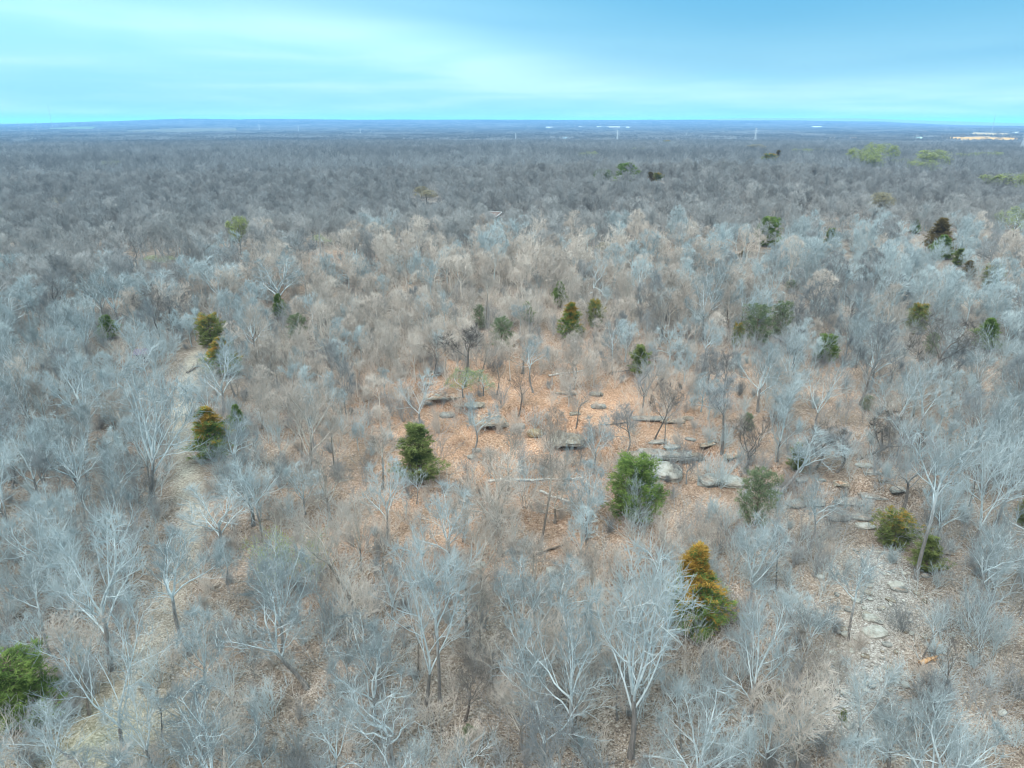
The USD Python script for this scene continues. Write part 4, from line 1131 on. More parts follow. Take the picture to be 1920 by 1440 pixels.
for u, vb, vt, w, kind, label, land in [
    (1298, 1182, 1020, 128, 'gold', 'tall cedar with orange-gold tips, by far the brightest orange in the wood', 'the orange-gold cedar'),
    (44, 1350, 1236, 150, 'bushy', 'big bushy green cedar beside the white forked tree, cut by the frame edge', 'the big bushy green cedar'),
    (787, 905, 796, 88, 'olive', 'ragged olive-green cedar beside the orange leaf clearing', 'the ragged olive cedar'),
    (1192, 972, 860, 112, 'bushy', 'bright green bushy cedar behind thin pale stems, in front of the tilted slab', 'the bright green cedar'),
    (400, 858, 762, 84, 'tipped', 'gold-tipped cedar standing at the edge of the track', 'the gold-tipped track cedar'),
    (447, 812, 758, 34, 'green', 'small narrow green cedar just behind the gold-tipped track cedar', 'the small narrow cedar'),
    (420, 702, 632, 70, 'tipped', 'golden-green cedar with a pale bare tree growing in front of it', 'the golden-green cedar'),
    (398, 650, 590, 60, 'dusky', 'dark olive cedar behind the golden-green one near the head of the track', 'the dark olive cedar'),
    (1673, 1022, 960, 82, 'dusky', 'low spreading olive cedar on the stony slope', 'the low olive cedar'),
    (1735, 1070, 1006, 60, 'olive', 'yellow-green cedar behind the tall white-trunked tree', 'the yellow-green cedar'),
    (1415, 985, 882, 76, 'dull', 'hazy grey-green cedar veiled by bare branches beside the pale outcrop', 'the hazy grey-green cedar'),
    (1916, 985, 938, 30, 'dusky', 'olive cedar cut off by the eastern frame edge', None),
    (1492, 882, 832, 36, 'olive', 'little olive cedar among dark trunks on the lower slope', 'the little olive cedar'),
    (988, 606, 565, 34, 'green', 'dark green cedar beside a trunk above the clearing', 'the dark green hill cedar'),
    (1068, 635, 566, 52, 'tipped', 'yellow-gold cedar above the clearing among bare trees', 'the yellow-gold hill cedar'),
    (1050, 575, 527, 30, 'green', 'narrow green cedar just above the yellow-gold one', None),
    (1116, 615, 562, 34, 'dusky', 'dark narrow cedar beside the yellow-gold hill cedar', 'the dark narrow cedar'),
    (1200, 706, 648, 46, 'olive', 'green cedar growing behind a thick pale trunk above the rock shelves', 'the cedar above the rock shelves'),
    (940, 655, 596, 48, 'dull', 'dull olive cedar on the hill above the clearing', 'the dull olive hill cedar'),
    (900, 618, 572, 26, 'dull', 'thin greyish cedar near the dull olive one', None),
    (525, 596, 550, 28, 'green', 'small dark cedar under a bare dome of branches', 'the small dark cedar'),
    (205, 634, 590, 42, 'green', 'dark blue-green cedar among western trunks', 'the dark western cedar'),
    (560, 640, 590, 42, 'dull', 'dull grey-green cedar on the brown rise', 'the dull grey cedar'),
    (1440, 462, 408, 52, 'bushy', 'dense dark green cedar alone in pale woods', 'the dense dark cedar'),
    (1757, 470, 408, 54, 'rust', 'rusty brown-green pointed cedar in the pale eastern woods', 'the rusty pointed cedar'),
    (1763, 486, 440, 44, 'green', 'dark cedar at the foot of the rusty pointed one', None),
    (1715, 438, 410, 18, 'green', 'tiny dark cedar west of the rusty pointed one', None),
    (1555, 466, 428, 30, 'olive', 'olive cedar in the pale woods between two dark cedars', 'the pale-wood olive cedar'),
    (1175, 345, 306, 46, 'bushy', 'dark green round cedar on the far woods rise', 'the dark round cedar'),
    (1130, 342, 318, 44, 'dull', 'hazy wide cedar beside the dark round one', None),
    (1218, 342, 322, 26, 'rust', 'small rusty cedar beyond the dark round one', None),
    (1232, 340, 324, 22, 'dusky', 'small brown-olive cedar, last of the row on the far rise', None),
    (1440, 318, 288, 36, 'dusky', 'dark olive cedar under the orange-tipped one on the far rise', 'the dark far-rise cedar'),
    (1456, 312, 281, 22, 'rust', 'orange-tipped cedar on the far rise', None),
    (1547, 678, 628, 46, 'bushy', 'round green cedar behind grey stems below the grey woods', 'the round green cedar'),
    (1845, 655, 596, 52, 'green', 'green cedar half hidden in the eastern thicket', 'the eastern thicket cedar'),
    (1415, 648, 572, 62, 'dull', 'green-grey cedar veiled by tangled bare limbs', 'the veiled cedar'),
    (1465, 632, 566, 44, 'dull', 'second veiled grey-green cedar, paler than its neighbour', None),
    (1380, 650, 606, 26, 'dusky', 'small olive cedar below the veiled one', None),
    (1715, 625, 570, 44, 'dusky', 'olive cedar among white limbs in the eastern woods', 'the white-limb cedar'),
    (1743, 670, 625, 30, 'dull', 'dull cedar behind a leaning dark trunk', None),
    (1812, 522, 488, 34, 'rust', 'orange-brown cedar in the eastern woods', 'the orange-brown cedar'),
    (1856, 540, 496, 40, 'dusky', 'olive-brown cedar beside the orange-brown one', None),
    (1795, 500, 466, 28, 'olive', 'green-olive cedar above the orange-brown one', None),
    (1250, 276, 263, 22, 'dusky', 'dark cedar on the skyline of the far rise', None),
    (1228, 281, 268, 18, 'rust', 'brownish cedar beside the skyline one', None),
    (1140, 287, 279, 26, 'bushy', 'flat dark cedar in the blue-grey distance', None),
    (1483, 545, 526, 24, 'dull', 'small green cedar glimpsed in the pale woods', None),
    (1392, 482, 470, 18, 'rust', 'small rusty cedar in the pale woods below the dense dark one', None),
    (1625, 770, 742, 22, 'dull', 'stunted grey-green cedar beneath dark trunks', None),
    (1400, 808, 776, 26, 'dull', 'stunted green cedar on the leafy slope', None),
    (880, 1395, 1362, 30, 'dull', 'stunted dull cedar in brush near the bottom of the view', None),
    (1578, 1352, 1330, 16, 'olive', 'tiny green cedar in the brush below the stony strip', None),
]:
    put('cedar', CEDARS[kind], u, vb, vt, w, label, 'cedar', tilt=rng.normal(0, 2))
    if land:
        LAND.append((land, u, (vb + vt) / 2))

for u, vb, vt, w, kind, label, land in [
    (452, 478, 406, 38, 'vase', 'yellow-green budding tree alone in the grey western woods', 'the yellow-green budding tree'),
    (210, 328, 301, 34, 'dome', 'small bright green budding tree far off in the western woods', 'the far green tree'),
    (868, 745, 690, 62, 'spare', 'sparse yellow-budding tree above the clearing', 'the sparse yellow tree'),
    (906, 742, 694, 46, 'spare', 'second sparse yellow-budding tree, paler, above the leaf-covered slab', None),
    (1612, 326, 276, 62, 'dome', 'wide olive-green budding tree on the far eastern rise', 'the wide green tree'),
    (1650, 318, 268, 56, 'dome', 'paler green budding tree leaning over the wide olive-green one', None),
    (1628, 332, 288, 40, 'vase', 'yellow-green tree at the foot of the wide olive-green one', None),
    (1740, 330, 281, 56, 'vase', 'bright yellow-green budding tree with a fan-shaped crown', 'the bright fan tree'),
    (1720, 336, 300, 52, 'dome', 'low green budding tree in front of the bright fan-shaped one', None),
    (1690, 320, 298, 44, 'dome', 'low green tree between the wide one and the fan-shaped one', None),
    (1806, 310, 286, 40, 'dome', 'green-tinged tree on the plain toward the eastern edge', None),
    (1850, 308, 284, 44, 'dome', 'second green-tinged tree on the plain toward the eastern edge', None),
    (1905, 372, 325, 80, 'dome', 'large green-tinged crown at the eastern frame edge', 'the large green crown'),
    (1860, 362, 328, 50, 'vase', 'green-tinged crown beside the large eastern edge one', None),
    (1896, 450, 388, 70, 'spare', 'yellow-green flecked tree at the eastern edge, nearer than the others', 'the flecked edge tree'),
    (1415, 290, 271, 42, 'tan', 'tan budding crown on the far rise below the tall middle pylon', None),
    (1500, 298, 278, 38, 'dome', 'yellow-green crown on the far rise beyond the dark olive cedar', None),
    (1540, 294, 278, 24, 'dome', 'small yellow-green crown at the end of the far rise', None),
    (1102, 308, 284, 34, 'dome', 'yellowish budding crown west of the dark round cedar', None),
    (1200, 292, 277, 30, 'dome', 'faint green crown in the distance beyond the dark round cedar', None),
    (800, 382, 356, 40, 'tan', 'tan budding crown in the grey middle woods', None),
    (790, 372, 350, 30, 'tan', 'smaller tan budding crown in the grey middle woods', None),
    (605, 462, 440, 40, 'spare', 'faint yellow-green low tree on the edge of the brown rise', None),
    (300, 500, 478, 56, 'spare', 'low yellow-green scrub tree among western trunks', 'the yellow-green scrub tree'),
    (1640, 412, 360, 54, 'tan', 'tan-crowned budding tree in the pale eastern woods', 'the tan-crowned tree'),
    (1140, 480, 455, 40, 'tan', 'tan-tinged crown on the brown rise', None),
    (20, 412, 388, 40, 'dome', 'greenish crown at the western frame edge', None),
    (115, 390, 370, 34, 'tan', 'yellowish crown in the western woods', None),
    (530, 1130, 985, 95, 'thicket', 'yellow-green budding thicket among pale bare trees', 'the yellow-green thicket'),
    (590, 1110, 990, 80, 'thicket', 'second yellow-green thicket, thinner, beside the first', None),
    (1340, 1160, 1085, 60, 'thicket', 'yellowish feathery thicket beside the orange-gold cedar', 'the feathery thicket'),
]:
    put('budding_tree', BUDS[kind], u, vb, vt, w, label, 'budding tree')
    if land:
        LAND.append((land, u, (vb + vt) / 2))

# two trees on and about the tan fields
for k, (u, vb, vt) in enumerate(TREE_ON_FIELD):
    put('field_tree', CLASSES['dome', 'grey'], u, vb, vt, 14, ['lone bare tree on the near edge of the ploughed tan field', 'lone bare tree between the two tan fields', 'bare tree on the western corner of the ploughed tan field',
        'bush-like bare tree on the near corner of the ploughed tan field', 'rounded bare tree next to the near-corner one by the tan field'][k], 'tree', near=False)
TAKEN[-5:] = []

# ------------------------------------------------------------------ bare trees that stand out, one by one
HAND = [  # base u, base v, top v, crown width, form, tone, yaw, label
    (236, 1412, 1118, 190, 'forked', 'pale', 200, 'white tree forked low into two stems, standing alone beside the big bushy green cedar'),
    (160, 1440, 1325, 110, 'leaning', 'pale', 180, 'white tree leaning away over the grassy corner'),
    (361, 1228, 985, 150, 'curved', 'pale', 150, 'tree with a dark bowed trunk and silvery crown beside the grassy track'),
    (208, 1256, 972, 160, 'dome', 'pale', 20, 'tall straight silvery tree behind the low-forked white one'),
    (530, 1230, 1015, 110, 'vase', 'pale', 60, 'silvery fan-topped tree beside the yellow-green thicket'),
    (578, 1290, 1120, 150, 'leaning', 'pale', 180, 'silvery tree with a long limb reaching toward the track'),
    (440, 1372, 1235, 70, 'spare', 'pale', 30, 'thin straight pale stem above the brush at the bottom'),
    (303, 1382, 1260, 70, 'spare', 'dark', 10, 'thin dark stem in front of the bare track bend'),
    (798, 1318, 1000, 170, 'forked', 'pale', 20, 'white two-stemmed tree with a tall crown over the brown slope'),
    (824, 1316, 985, 120, 'slender', 'pale', 0, 'slender white tree just behind the tall two-stemmed white one'),
    (872, 1352, 1225, 85, 'gnarled', 'dark', 40, 'small dark gnarled tree with a wide fork and few twigs'),
    (973, 1258, 1050, 110, 'vase', 'pale', 10, 'pale tree with a fan of straight limbs below the whitish boulder'),
    (1113, 1438, 1118, 150, 'curved', 'pale', 180, 'tall tree with a dark bent trunk and long pale side limbs'),
    (1184, 1421, 1015, 180, 'vase', 'pale', 75, 'tallest tree near the camera, thick dark trunk below pale upright limbs'),
    (1278, 1408, 1240, 60, 'slender', 'pale', 10, 'white birch-like slender tree beside the tallest dark-trunked tree'),
    (724, 1295, 1150, 100, 'leaning', 'pale', 180, 'pale tree leaning away from the white two-stemmed one'),
    (654, 1296, 1200, 50, 'slender', 'pale', 0, 'short pale pole tree between brush and the leaning pale tree'),
    (1327, 1380, 1215, 80, 'clumped', 'pale', 0, 'white cluster of stems beside the birch-like slender tree'),
    (1402, 1382, 1105, 120, 'dome', 'pale', 40, 'silvery round tree below the feathery thicket'),
    (1591, 1202, 1035, 90, 'slender', 'pale', 90, 'dark-trunked tree with level pale branches at the stony strip'),
    (1573, 1312, 1200, 60, 'gnarled', 'warm', 180, 'crooked white dead stem leaning across the stony strip'),
    (1602, 1392, 1230, 120, 'forked', 'pale', 0, 'pale twisted tree forked low beneath the stony strip'),
    (1834, 1245, 1068, 110, 'clumped', 'pale', 30, 'large white cluster of upright stems in the lower eastern thicket'),
    (1760, 1322, 1185, 80, 'spare', 'dark', 15, 'dark-trunked sparse tree beside the rust-coloured splintered log'),
    (1480, 1175, 1102, 60, 'vase', 'pale', 0, 'small pale fan tree between the feathery thicket and the stony strip'),
    (1717, 1086, 762, 130, 'slender', 'pale', 15, 'tall white-trunked tree standing in front of the yellow-green cedar'),
    (1822, 1036, 790, 140, 'forked', 'pale', 10, 'white tree forked wide, with tall limbs spreading beside the eastern edge'),
    (1511, 1036, 885, 75, 'curved', 'pale', 10, 'pale curving tree in front of the flat blue-grey shelf'),
    (1613, 760, 600, 95, 'dome', 'grey', 10, 'thick dark-trunked tree on the leafy eastern slope'),
    (1710, 740, 588, 120, 'leaning', 'dark', 0, 'big dark trunk leaning outward on the eastern slope'),
    (1527, 880, 790, 80, 'curved', 'dark', 10, 'dark bent trunk beside the little olive cedar'),
    (1515, 874, 810, 50, 'spare', 'dark', 40, 'thin dark trunk touching the dark bent one'),
    (1567, 886, 800, 80, 'curved', 'grey', 0, 'curving grey trunk beside the lone flat whitish rock'),
    (1607, 862, 755, 110, 'leaning', 'dark', 0, 'slim leaning tree with a long outreaching limb behind the lone whitish rock'),
    (1353, 846, 710, 70, 'slender', 'grey', 0, 'straight tall grey trunk on the orange eastern slope'),
    (1400, 884, 775, 80, 'gnarled', 'dark', 60, 'twisty dark tree above the rounded grey outcrop'),
    (1483, 722, 620, 70, 'slender', 'grey', 10, 'thin dark-footed tree at the top of the leafy eastern slope'),
    (1740, 930, 840, 60, 'spare', 'dark', 0, 'thin dark leaning stem behind the tall white-trunked tree'),
    (1817, 950, 850, 60, 'spare', 'dark', 20, 'dark thin trunk behind the wide-forked white tree'),
    (1457, 930, 800, 110, 'leaning', 'pale', 0, 'pale trunk leaning outward above the hazy grey-green cedar'),
    (1780, 756, 640, 60, 'slender', 'grey', 10, 'thin straight trunk on the far eastern slope'),
    (717, 916, 800, 80, 'slender', 'warm', 0, 'straight dark-footed tree beside the ragged olive cedar'),
    (789, 795, 690, 95, 'forked', 'pale', 180, 'silvery low-forked tree between the long rock ledge and the olive cedar'),
    (885, 856, 735, 70, 'curved', 'pale', 30, 'thin pale tree in front of the leaf-covered slab'),
    (872, 725, 605, 80, 'slender', 'dark', 0, 'tall dark trunk just above the sparse yellow tree'),
    (932, 740, 670, 50, 'spare', 'dark', 20, 'dark thin trunk above the leaf-covered slab'),
    (1203, 776, 660, 95, 'gnarled', 'grey', 10, 'thick grey-trunked oak behind the long thin rock shelf'),
    (1227, 824, 710, 60, 'leaning', 'dark', 0, 'slim dark leaning trunk between the rock shelves and tilted slab'),
    (1102, 830, 795, 55, 'gnarled', 'dark', 30, 'small black stunted tree on the largest tan boulder'),
    (1170, 858, 755, 70, 'curved', 'grey', 20, 'twin grey stems beside the upright tan block'),
    (1245, 832, 745, 45, 'spare', 'grey', 50, 'short grey trunk above the long grey slab'),
    (973, 780, 690, 60, 'spare', 'dark', 0, 'thin dark trunk at the grey stone in the clearing'),
    (1080, 802, 725, 50, 'spare', 'grey', 0, 'thin grey trunk behind the peaked boulder'),
    (781, 945, 880, 45, 'spare', 'pale', 0, 'pale sapling in front of the ragged olive cedar'),
    (813, 706, 630, 60, 'spare', 'dark', 0, 'thin dark trunk above the long rock ledge'),
    (1188, 995, 880, 50, 'clumped', 'pale', 0, 'cluster of thin white stems in front of the bright green cedar'),
    (1214, 965, 890, 45, 'spare', 'pale', 0, 'thin white stem at the side of the bright green cedar'),
    (280, 950, 640, 130, 'vase', 'pale', 0, 'big dark-trunked tree with a high silvery crown beside the track'),
    (581, 905, 700, 110, 'dome', 'warm', 10, 'brown-limbed tree with a dark open crown on the brown slope'),
    (571, 965, 868, 75, 'vase', 'pale', 0, 'small white fan tree on the brown slope between larger crowns'),
    (420, 772, 655, 85, 'dome', 'pale', 10, 'small dark-stemmed pale-crowned tree in front of the golden-green cedar'),
    (20, 640, 545, 95, 'dome', 'pale', 0, 'round pale-crowned tree with a thick dark trunk at the western edge'),
    (108, 598, 500, 90, 'broad', 'grey', 0, 'broad tree with dark spreading limbs among western trunks'),
    (220, 612, 500, 75, 'vase', 'pale', 40, 'thick-trunked pale-topped tree at the dark western cedar'),
    (195, 606, 505, 70, 'dome', 'pale', 20, 'pale round-topped tree leaning beside the thick-trunked one in the west'),
    (300, 600, 505, 80, 'dome', 'pale', 0, 'pale flat-topped tree behind the hunting blind thicket'),
    (415, 585, 480, 85, 'vase', 'pale', 0, 'fan-crowned pale tree behind the dark olive cedar'),
    (525, 585, 480, 95, 'dome', 'pale', 0, 'round pale crown arching over the small dark cedar'),
    (415, 1040, 905, 130, 'dome', 'pale', 0, 'bushy silvery tree with a dark foot beside the track'),
    (475, 985, 850, 130, 'broad', 'pale', 0, 'broad silvery crown in front of the gold-tipped track cedar'),
    (150, 940, 800, 130, 'broad', 'pale', 0, 'broad silvery crown with twisted dark limbs in the western thicket'),
    (1110, 570, 470, 60, 'gnarled', 'pale', 0, 'bone-white dead top rising from the brown rise'),
    (975, 440, 385, 70, 'gnarled', 'dark', 0, 'dark spreading tree beside the teal-walled cabin'),
    (980, 700, 625, 90, 'broad', 'warm', 0, 'broad tan oak above the weathered log'),
    (1075, 730, 655, 85, 'gnarled', 'warm', 0, 'gnarled tan oak with pale limbs above the humped rock'),
    (1160, 930, 850, 80, 'gnarled', 'warm', 180, 'tan snag with a long arm beside the bright green cedar'),
    (1040, 980, 900, 100, 'broad', 'warm', 0, 'low tan tree behind the slanting fallen trunk'),
    (920, 985, 900, 105, 'clumped', 'warm', 0, 'low tan brushy tree below the longest fallen trunk'),
]
TREES = []         # x, y, z, sx, sz, yaw, class path, label or None, u, v(mid), pixel size
for u, vb, vt, w, form, tone, yaw, label in HAND:
    b = P(u, vb)
    ref = CLASSES[form, tone]
    w0, h0 = EXTENT[ref]
    h = height_to(b, vt)
    TREES.append((b[0], b[1], b[2], np.clip(metres(b, w) / w0, 0.25, 2.2), h / h0, yaw, (form, tone), label, u, (vb + vt) / 2, vb - vt))
    TAKEN.append((b[0], b[1], 1.6))

# the rest of the wood near the camera
def sow(r0, r1, step, half, seed):
    rg = np.random.default_rng(seed)
    lim = math.sin(math.radians(half)) * r1
    n = int(lim / step) + 2
    ix, iy = np.meshgrid(np.arange(-n, n + 1), np.arange(0, int(r1 / step) + 2))
    x = (ix + 0.5 * (iy % 2)).ravel() * step + rg.uniform(-0.42, 0.42, ix.size) * step
    y = iy.ravel() * step * 0.9 + rg.uniform(-0.42, 0.42, ix.size) * step
    d = np.hypot(x, y)
    ok = (d >= r0) & (d < r1) & (np.abs(np.arctan2(x, y)) < math.radians(half))
    return x[ok], y[ok], rg


def openness(x, y):
    """Share of trees missing: in the clearing, on the track, on the stony strip."""
    c = 0.74 * np.exp(-(((x - CLEARING[0] - 3) / 21) ** 2 + ((y - CLEARING[1] - 2) / 13) ** 2) ** 1.6)
    c = np.maximum(c, 0.60 * np.exp(-((x - 40) / 22) ** 2 - ((y - 86) / 12) ** 2))
    c = np.maximum(c, 0.62 * np.exp(-(((x - LOWER[0]) / 24) ** 2 + ((y - LOWER[1]) / 15) ** 2) ** 1.6))
    c = np.maximum(c, 0.45 * np.exp(-((x + 22) / 8) ** 2 - ((y - 72) / 9) ** 2))
    c = np.maximum(c, np.where(dist_line(x, y, TRACK) < 1.6, 1.0, 0))
    return np.maximum(c, np.where(dist_line(x, y, STONY) < 3.2, 0.9, 0))


def tone_pick(u, v, y, rg):
    warm = np.maximum(np.exp(-(((u - 930) / 430) ** 2 + ((v - 700) / 300) ** 2) ** 1.5), 0.85 * np.exp(-(((u - 880) / 430) ** 2 + ((v - 1150) / 330) ** 2) ** 1.5))
    a = rg.random(len(u))
    beyond = smoothstep(-25, 120, y - np.interp(u, [0, 300, 560, 900, 1920], [90, 105, 122, 142, 165]))
    out = np.where(a < warm * 0.95, 'warm', 'pale')
    out = np.where((out == 'pale') & (rg.random(len(u)) < 0.12), 'warm', out)
    out = np.where((out == 'pale') & (rg.random(len(u)) < 0.2), 'grey', out)
    t = beyond * 2 + rg.normal(0, 0.24, len(u))
    return np.where((t > 1.45) & (beyond > 0.05), 'grey', np.where((t > 0.55) & (beyond > 0.05), 'mid', out))


FORM_LIST = ['broad', 'dome', 'vase', 'slender', 'forked', 'leaning', 'curved', 'clumped', 'gnarled', 'spare']
FORM_W = np.array([1.3, 1.9, 1.9, 1.5, 1.0, 0.9, 1.0, 0.9, 0.9, 1.2])
FORM_W /= FORM_W.sum()
x, y, rg = sow(23, 125, 3.9, 43, 77)
z = ground(x, y)
u, v, dep = project(np.stack([x, y, z], -1))
keep = rg.random(len(x)) > openness(x, y)
taken = np.array(TAKEN)
tt = cKDTree(taken[:, :2])
dd, ii = tt.query(np.c_[x, y])
keep &= dd > taken[ii, 2] + 0.9
for cx, cy, hw, fr, bk in CLEAR:
    keep &= ~((np.abs(x - cx * y / cy) < hw) & (y > cy - fr) & (y < cy + bk))
ut, vt_, _ = project(np.stack([x, y, z + 7.5], -1))
for cu, hw, c0, c1, cy in VIEW:
    keep &= ~((y < cy - 0.5) & (np.abs((u + ut) / 2 - cu) < hw + 1.6 * FPX / np.maximum(y, 1)) & (vt_ < c1 - 4) & (rg.random(len(x)) < 0.8))
x, y, z, u, v = x[keep], y[keep], z[keep], u[keep], v[keep]
tones = tone_pick(u, v, y, rg)
tones = np.where(tones == 'mid', 'grey', tones)
for k in range(len(x)):
    form, tone = FORM_LIST[rg.choice(10, p=FORM_W)], str(tones[k])
    if (form, tone) not in CLASSES:
        tone = {'grey': 'dark'}.get(tone, 'pale') if (form, {'grey': 'dark'}.get(tone, 'pale')) in CLASSES else [t for f, t in CLASSES if f == form][0]
    ref = CLASSES[form, tone]
    w0, h0 = EXTENT[ref]
    h = rg.uniform(5.0, 10.2) if form not in ('spare', 'gnarled') else rg.uniform(4.0, 7.5)
    if math.hypot(x[k] - 3, y[k] - 88) < 26:
        h *= 0.82
    s = h / h0 * rg.uniform(0.85, 1.12) * (0.85 if form in ('broad',) else 1.0)
    pt, pb = project([x[k], y[k], z[k] + h]), (u[k], v[k])
    TREES.append((x[k], y[k], z[k], s, h / h0, rg.uniform(0, 360), (form, tone), None, float(u[k]), float((v[k] + pt[1]) / 2), float(v[k] - pt[1])))

# the three hundred that show largest are trees of their own; the others join the woods behind
def shows(t):
    return 1e6 if t[7] else (t[10] if (-60 < t[8] < 1980 and t[9] - t[10] * 0.5 < 1440) else -1)


TREES.sort(key=lambda t: -shows(t))
SOLO, REST = TREES[:300], [t for t in TREES[300:] if t[1] > 36]
used, LANDA = set(), np.array([[l[1], l[2]] for l in LAND])


def beside(what, u, v):
    """WHAT and the landmark it is next to; each answer is given once."""
    d = np.array([u, v]) - LANDA
    order = np.argsort(np.hypot(d[:, 0], d[:, 1] * 1.3))
    for far_word in ('', 'some way '):
        for k in order[:14]:
            du, dv = d[k]
            rel = ('left of' if du < 0 else 'right of') if abs(du) > abs(dv) * 1.2 else ('behind' if dv < 0 else 'in front of')
            near = 'just ' if math.hypot(du, dv) < 70 else far_word
            lab = f'{what} {near}{rel} {LAND[k][0]}'
            if lab not in used and len(lab.split()) <= 16:
                used.add(lab)
                return lab
    return f'{what} deep in the bare wood'


def describe(t):
    form, tone = t[6]
    return beside(f'{TONE_WORD[tone]} {FORM_WORD[form]} bare tree', t[8], t[9])


for p, tone, w, sx, sy, sz in LEDGE:
    su, sv, _ = project([sx, sy, sz])
    tag(p, beside(f"{'short' if w < 1.6 else 'low'} {tone} broken ledge rock", float(su), float(sv)), 'rock', 'broken ledge rocks')
for p, tone, w, sx, sy, sz in STONES:
    su, sv, _ = project([sx, sy, sz])
    tag(p, beside(f"{'tiny' if w < 0.4 else 'small'} {tone} loose stone", float(su), float(sv)), 'stone', 'loose stones on the slope')

UTOP = {1717: 1745, 1184: 1203, 1591: 1600, 1327: 1332, 1834: 1850, 1113: 1060, 1607: 1690, 1353: 1350, 1203: 1207, 280: 300, 1278: 1250}   # where a leaning tree's top comes
for k, t in enumerate(SOLO):
    form, tone = t[6]
    lab = t[7] or describe(t)
    tilt = rng.normal(0, 2.5)
    if t[7] and t[8] in UTOP:
        hpx = t[10]
        tilt = math.degrees(math.atan2((UTOP[t[8]] - t[8]) - (t[8] - 960) / 3604 * hpx * 0.86, hpx * 1.15))
    thing('bare_tree', lab, 'tree', t[:3], t[5], (t[3], t[3], t[4]), 'bare trees of the near wood', CLASSES[form, tone], tilt)


def scatter(name, protos, pos, idx, yaw, scale, label, cat, mats):
    """One instancer: PROTOS are meshes, MATS their materials."""
    path = numbered(f'/World/{name}')
    pi = UsdGeom.PointInstancer.Define(stage, path)
    rel = pi.CreatePrototypesRel()
    for k, (m, mat) in enumerate(zip(protos, mats)):
        pm = usdkit.mesh(stage, f'{path}/shapes/shape_{k:03d}' if k else f'{path}/shapes/shape', m, mat)
        rel.AddTarget(pm.GetPath())
    pi.CreateProtoIndicesAttr(Vt.IntArray.FromNumpy(np.asarray(idx, np.int32)))
    pi.CreatePositionsAttr(Vt.Vec3fArray.FromNumpy(np.asarray(pos, np.float32)))
    h = np.radians(yaw) / 2
    pi.CreateOrientationsAttr(Vt.QuathArray([Gf.Quath(float(math.cos(a)), 0, 0, float(math.sin(a))) for a in h]))
    pi.CreateScalesAttr(Vt.Vec3fArray.FromNumpy(np.asarray(scale, np.float32)))
    tag(pi, label, cat, None, 'stuff')


# woods up to 450 m, then to 1.7 km
LODF = ['broad', 'dome', 'vase', 'slender', 'dome', 'clumped', 'curved', 'gnarled']
lod0 = [lod_tree(f, 300 + k, 0) for k, f in enumerate(LODF)]
lod1 = [lod_tree(f, 340 + k, 1) for k, f in enumerate(LODF)]
TW = [twig_material(f'{t}_wood_twigs', [min(1, c * 1.04) for c in TONES[t][0]], 0.55) for t in ('pale', 'warm')] + [twig_material('grey_wood_twigs', (0.355, 0.35, 0.345), 0.42), twig_material('taupe_wood_twigs', (0.43, 0.415, 0.40), 0.45)]
FARTW = twig_material('far_twigs', (0.375, 0.385, 0.39))
FARTW2 = twig_material('far_dark_twigs', (0.29, 0.295, 0.30))


def inside(poly, x, y):
    r = np.zeros(len(x), bool)
    n = len(poly)
    for i in range(n):
        (x0, y0), (x1, y1) = poly[i], poly[(i + 1) % n]
        c = ((y0 > y) != (y1 > y)) & (x < (x1 - x0) * (y - y0) / (y1 - y0 + 1e-12) + x0)
        r ^= c
    return r


def cleared(x, y, front=0.03):
    k = np.ones(len(x), bool)
    for p in POLYS:
        k &= ~inside(p, x, y)
        k &= ~inside(p, x * (1 + front), y * (1 + front))
    for cx, cy, hw, fr, bk in CLEAR:
        k &= ~((np.abs(x - cx * y / cy) < hw) & (y > cy - fr) & (y < cy + bk))
    return k


rx, ry, rg = sow(125, 450, 4.7, 43, 78)
kk = cleared(rx, ry)
dd, ii = tt.query(np.c_[rx, ry])
kk &= dd > taken[ii, 2] + 1.2
u, v, dep = project(np.stack([rx, ry, ground(rx, ry)], -1))
_, vt_, _ = project(np.stack([rx, ry, ground(rx, ry) + 7.5], -1))
for cu, hw, c0, c1, cy in VIEW:
    if cy > 110:
        kk &= ~((ry < cy - 0.5) & (np.abs(u - cu) < hw + 2.0 * FPX / ry) & (vt_ < c0 + 0.65 * (c1 - c0)) & (rg.random(len(rx)) < 0.85))
rx, ry = rx[kk], ry[kk]
rz = ground(rx, ry)
u, v, dep = project(np.stack([rx, ry, rz], -1))
tn = tone_pick(u, v, ry, rg)
ti = np.select([tn == 'pale', tn == 'warm', tn == 'mid'], [0, 1, 3], 2)
hh = rg.uniform(0.50, 1.04, len(rx))
pos, idx, yaw, sc = np.stack([rx, ry, rz], -1), ti * 8 + rg.integers(0, 8, len(rx)), rg.uniform(0, 360, len(rx)), np.stack([hh, hh, hh * rg.uniform(0.8, 1.1, len(rx))], -1)
if REST:
    a = np.array([[t[0], t[1], t[2]] for t in REST])
    f = np.array([{'pale': 0, 'warm': 1}.get(t[6][1], 2) * 8 + k % 8 for k, t in enumerate(REST)])
    s = np.array([[t[4] * 0.95, t[4] * 0.95, t[4]] for t in REST])
    pos, idx, yaw, sc = np.vstack([pos, a]), np.r_[idx, f], np.r_[yaw, np.array([t[5] for t in REST])], np.vstack([sc, s])
scatter('bare_woods', lod0 * 4, pos, idx, yaw, sc, 'leafless grey-brown oak woods spreading behind the near trees', 'woods', [TW[k // 8] for k in range(32)])

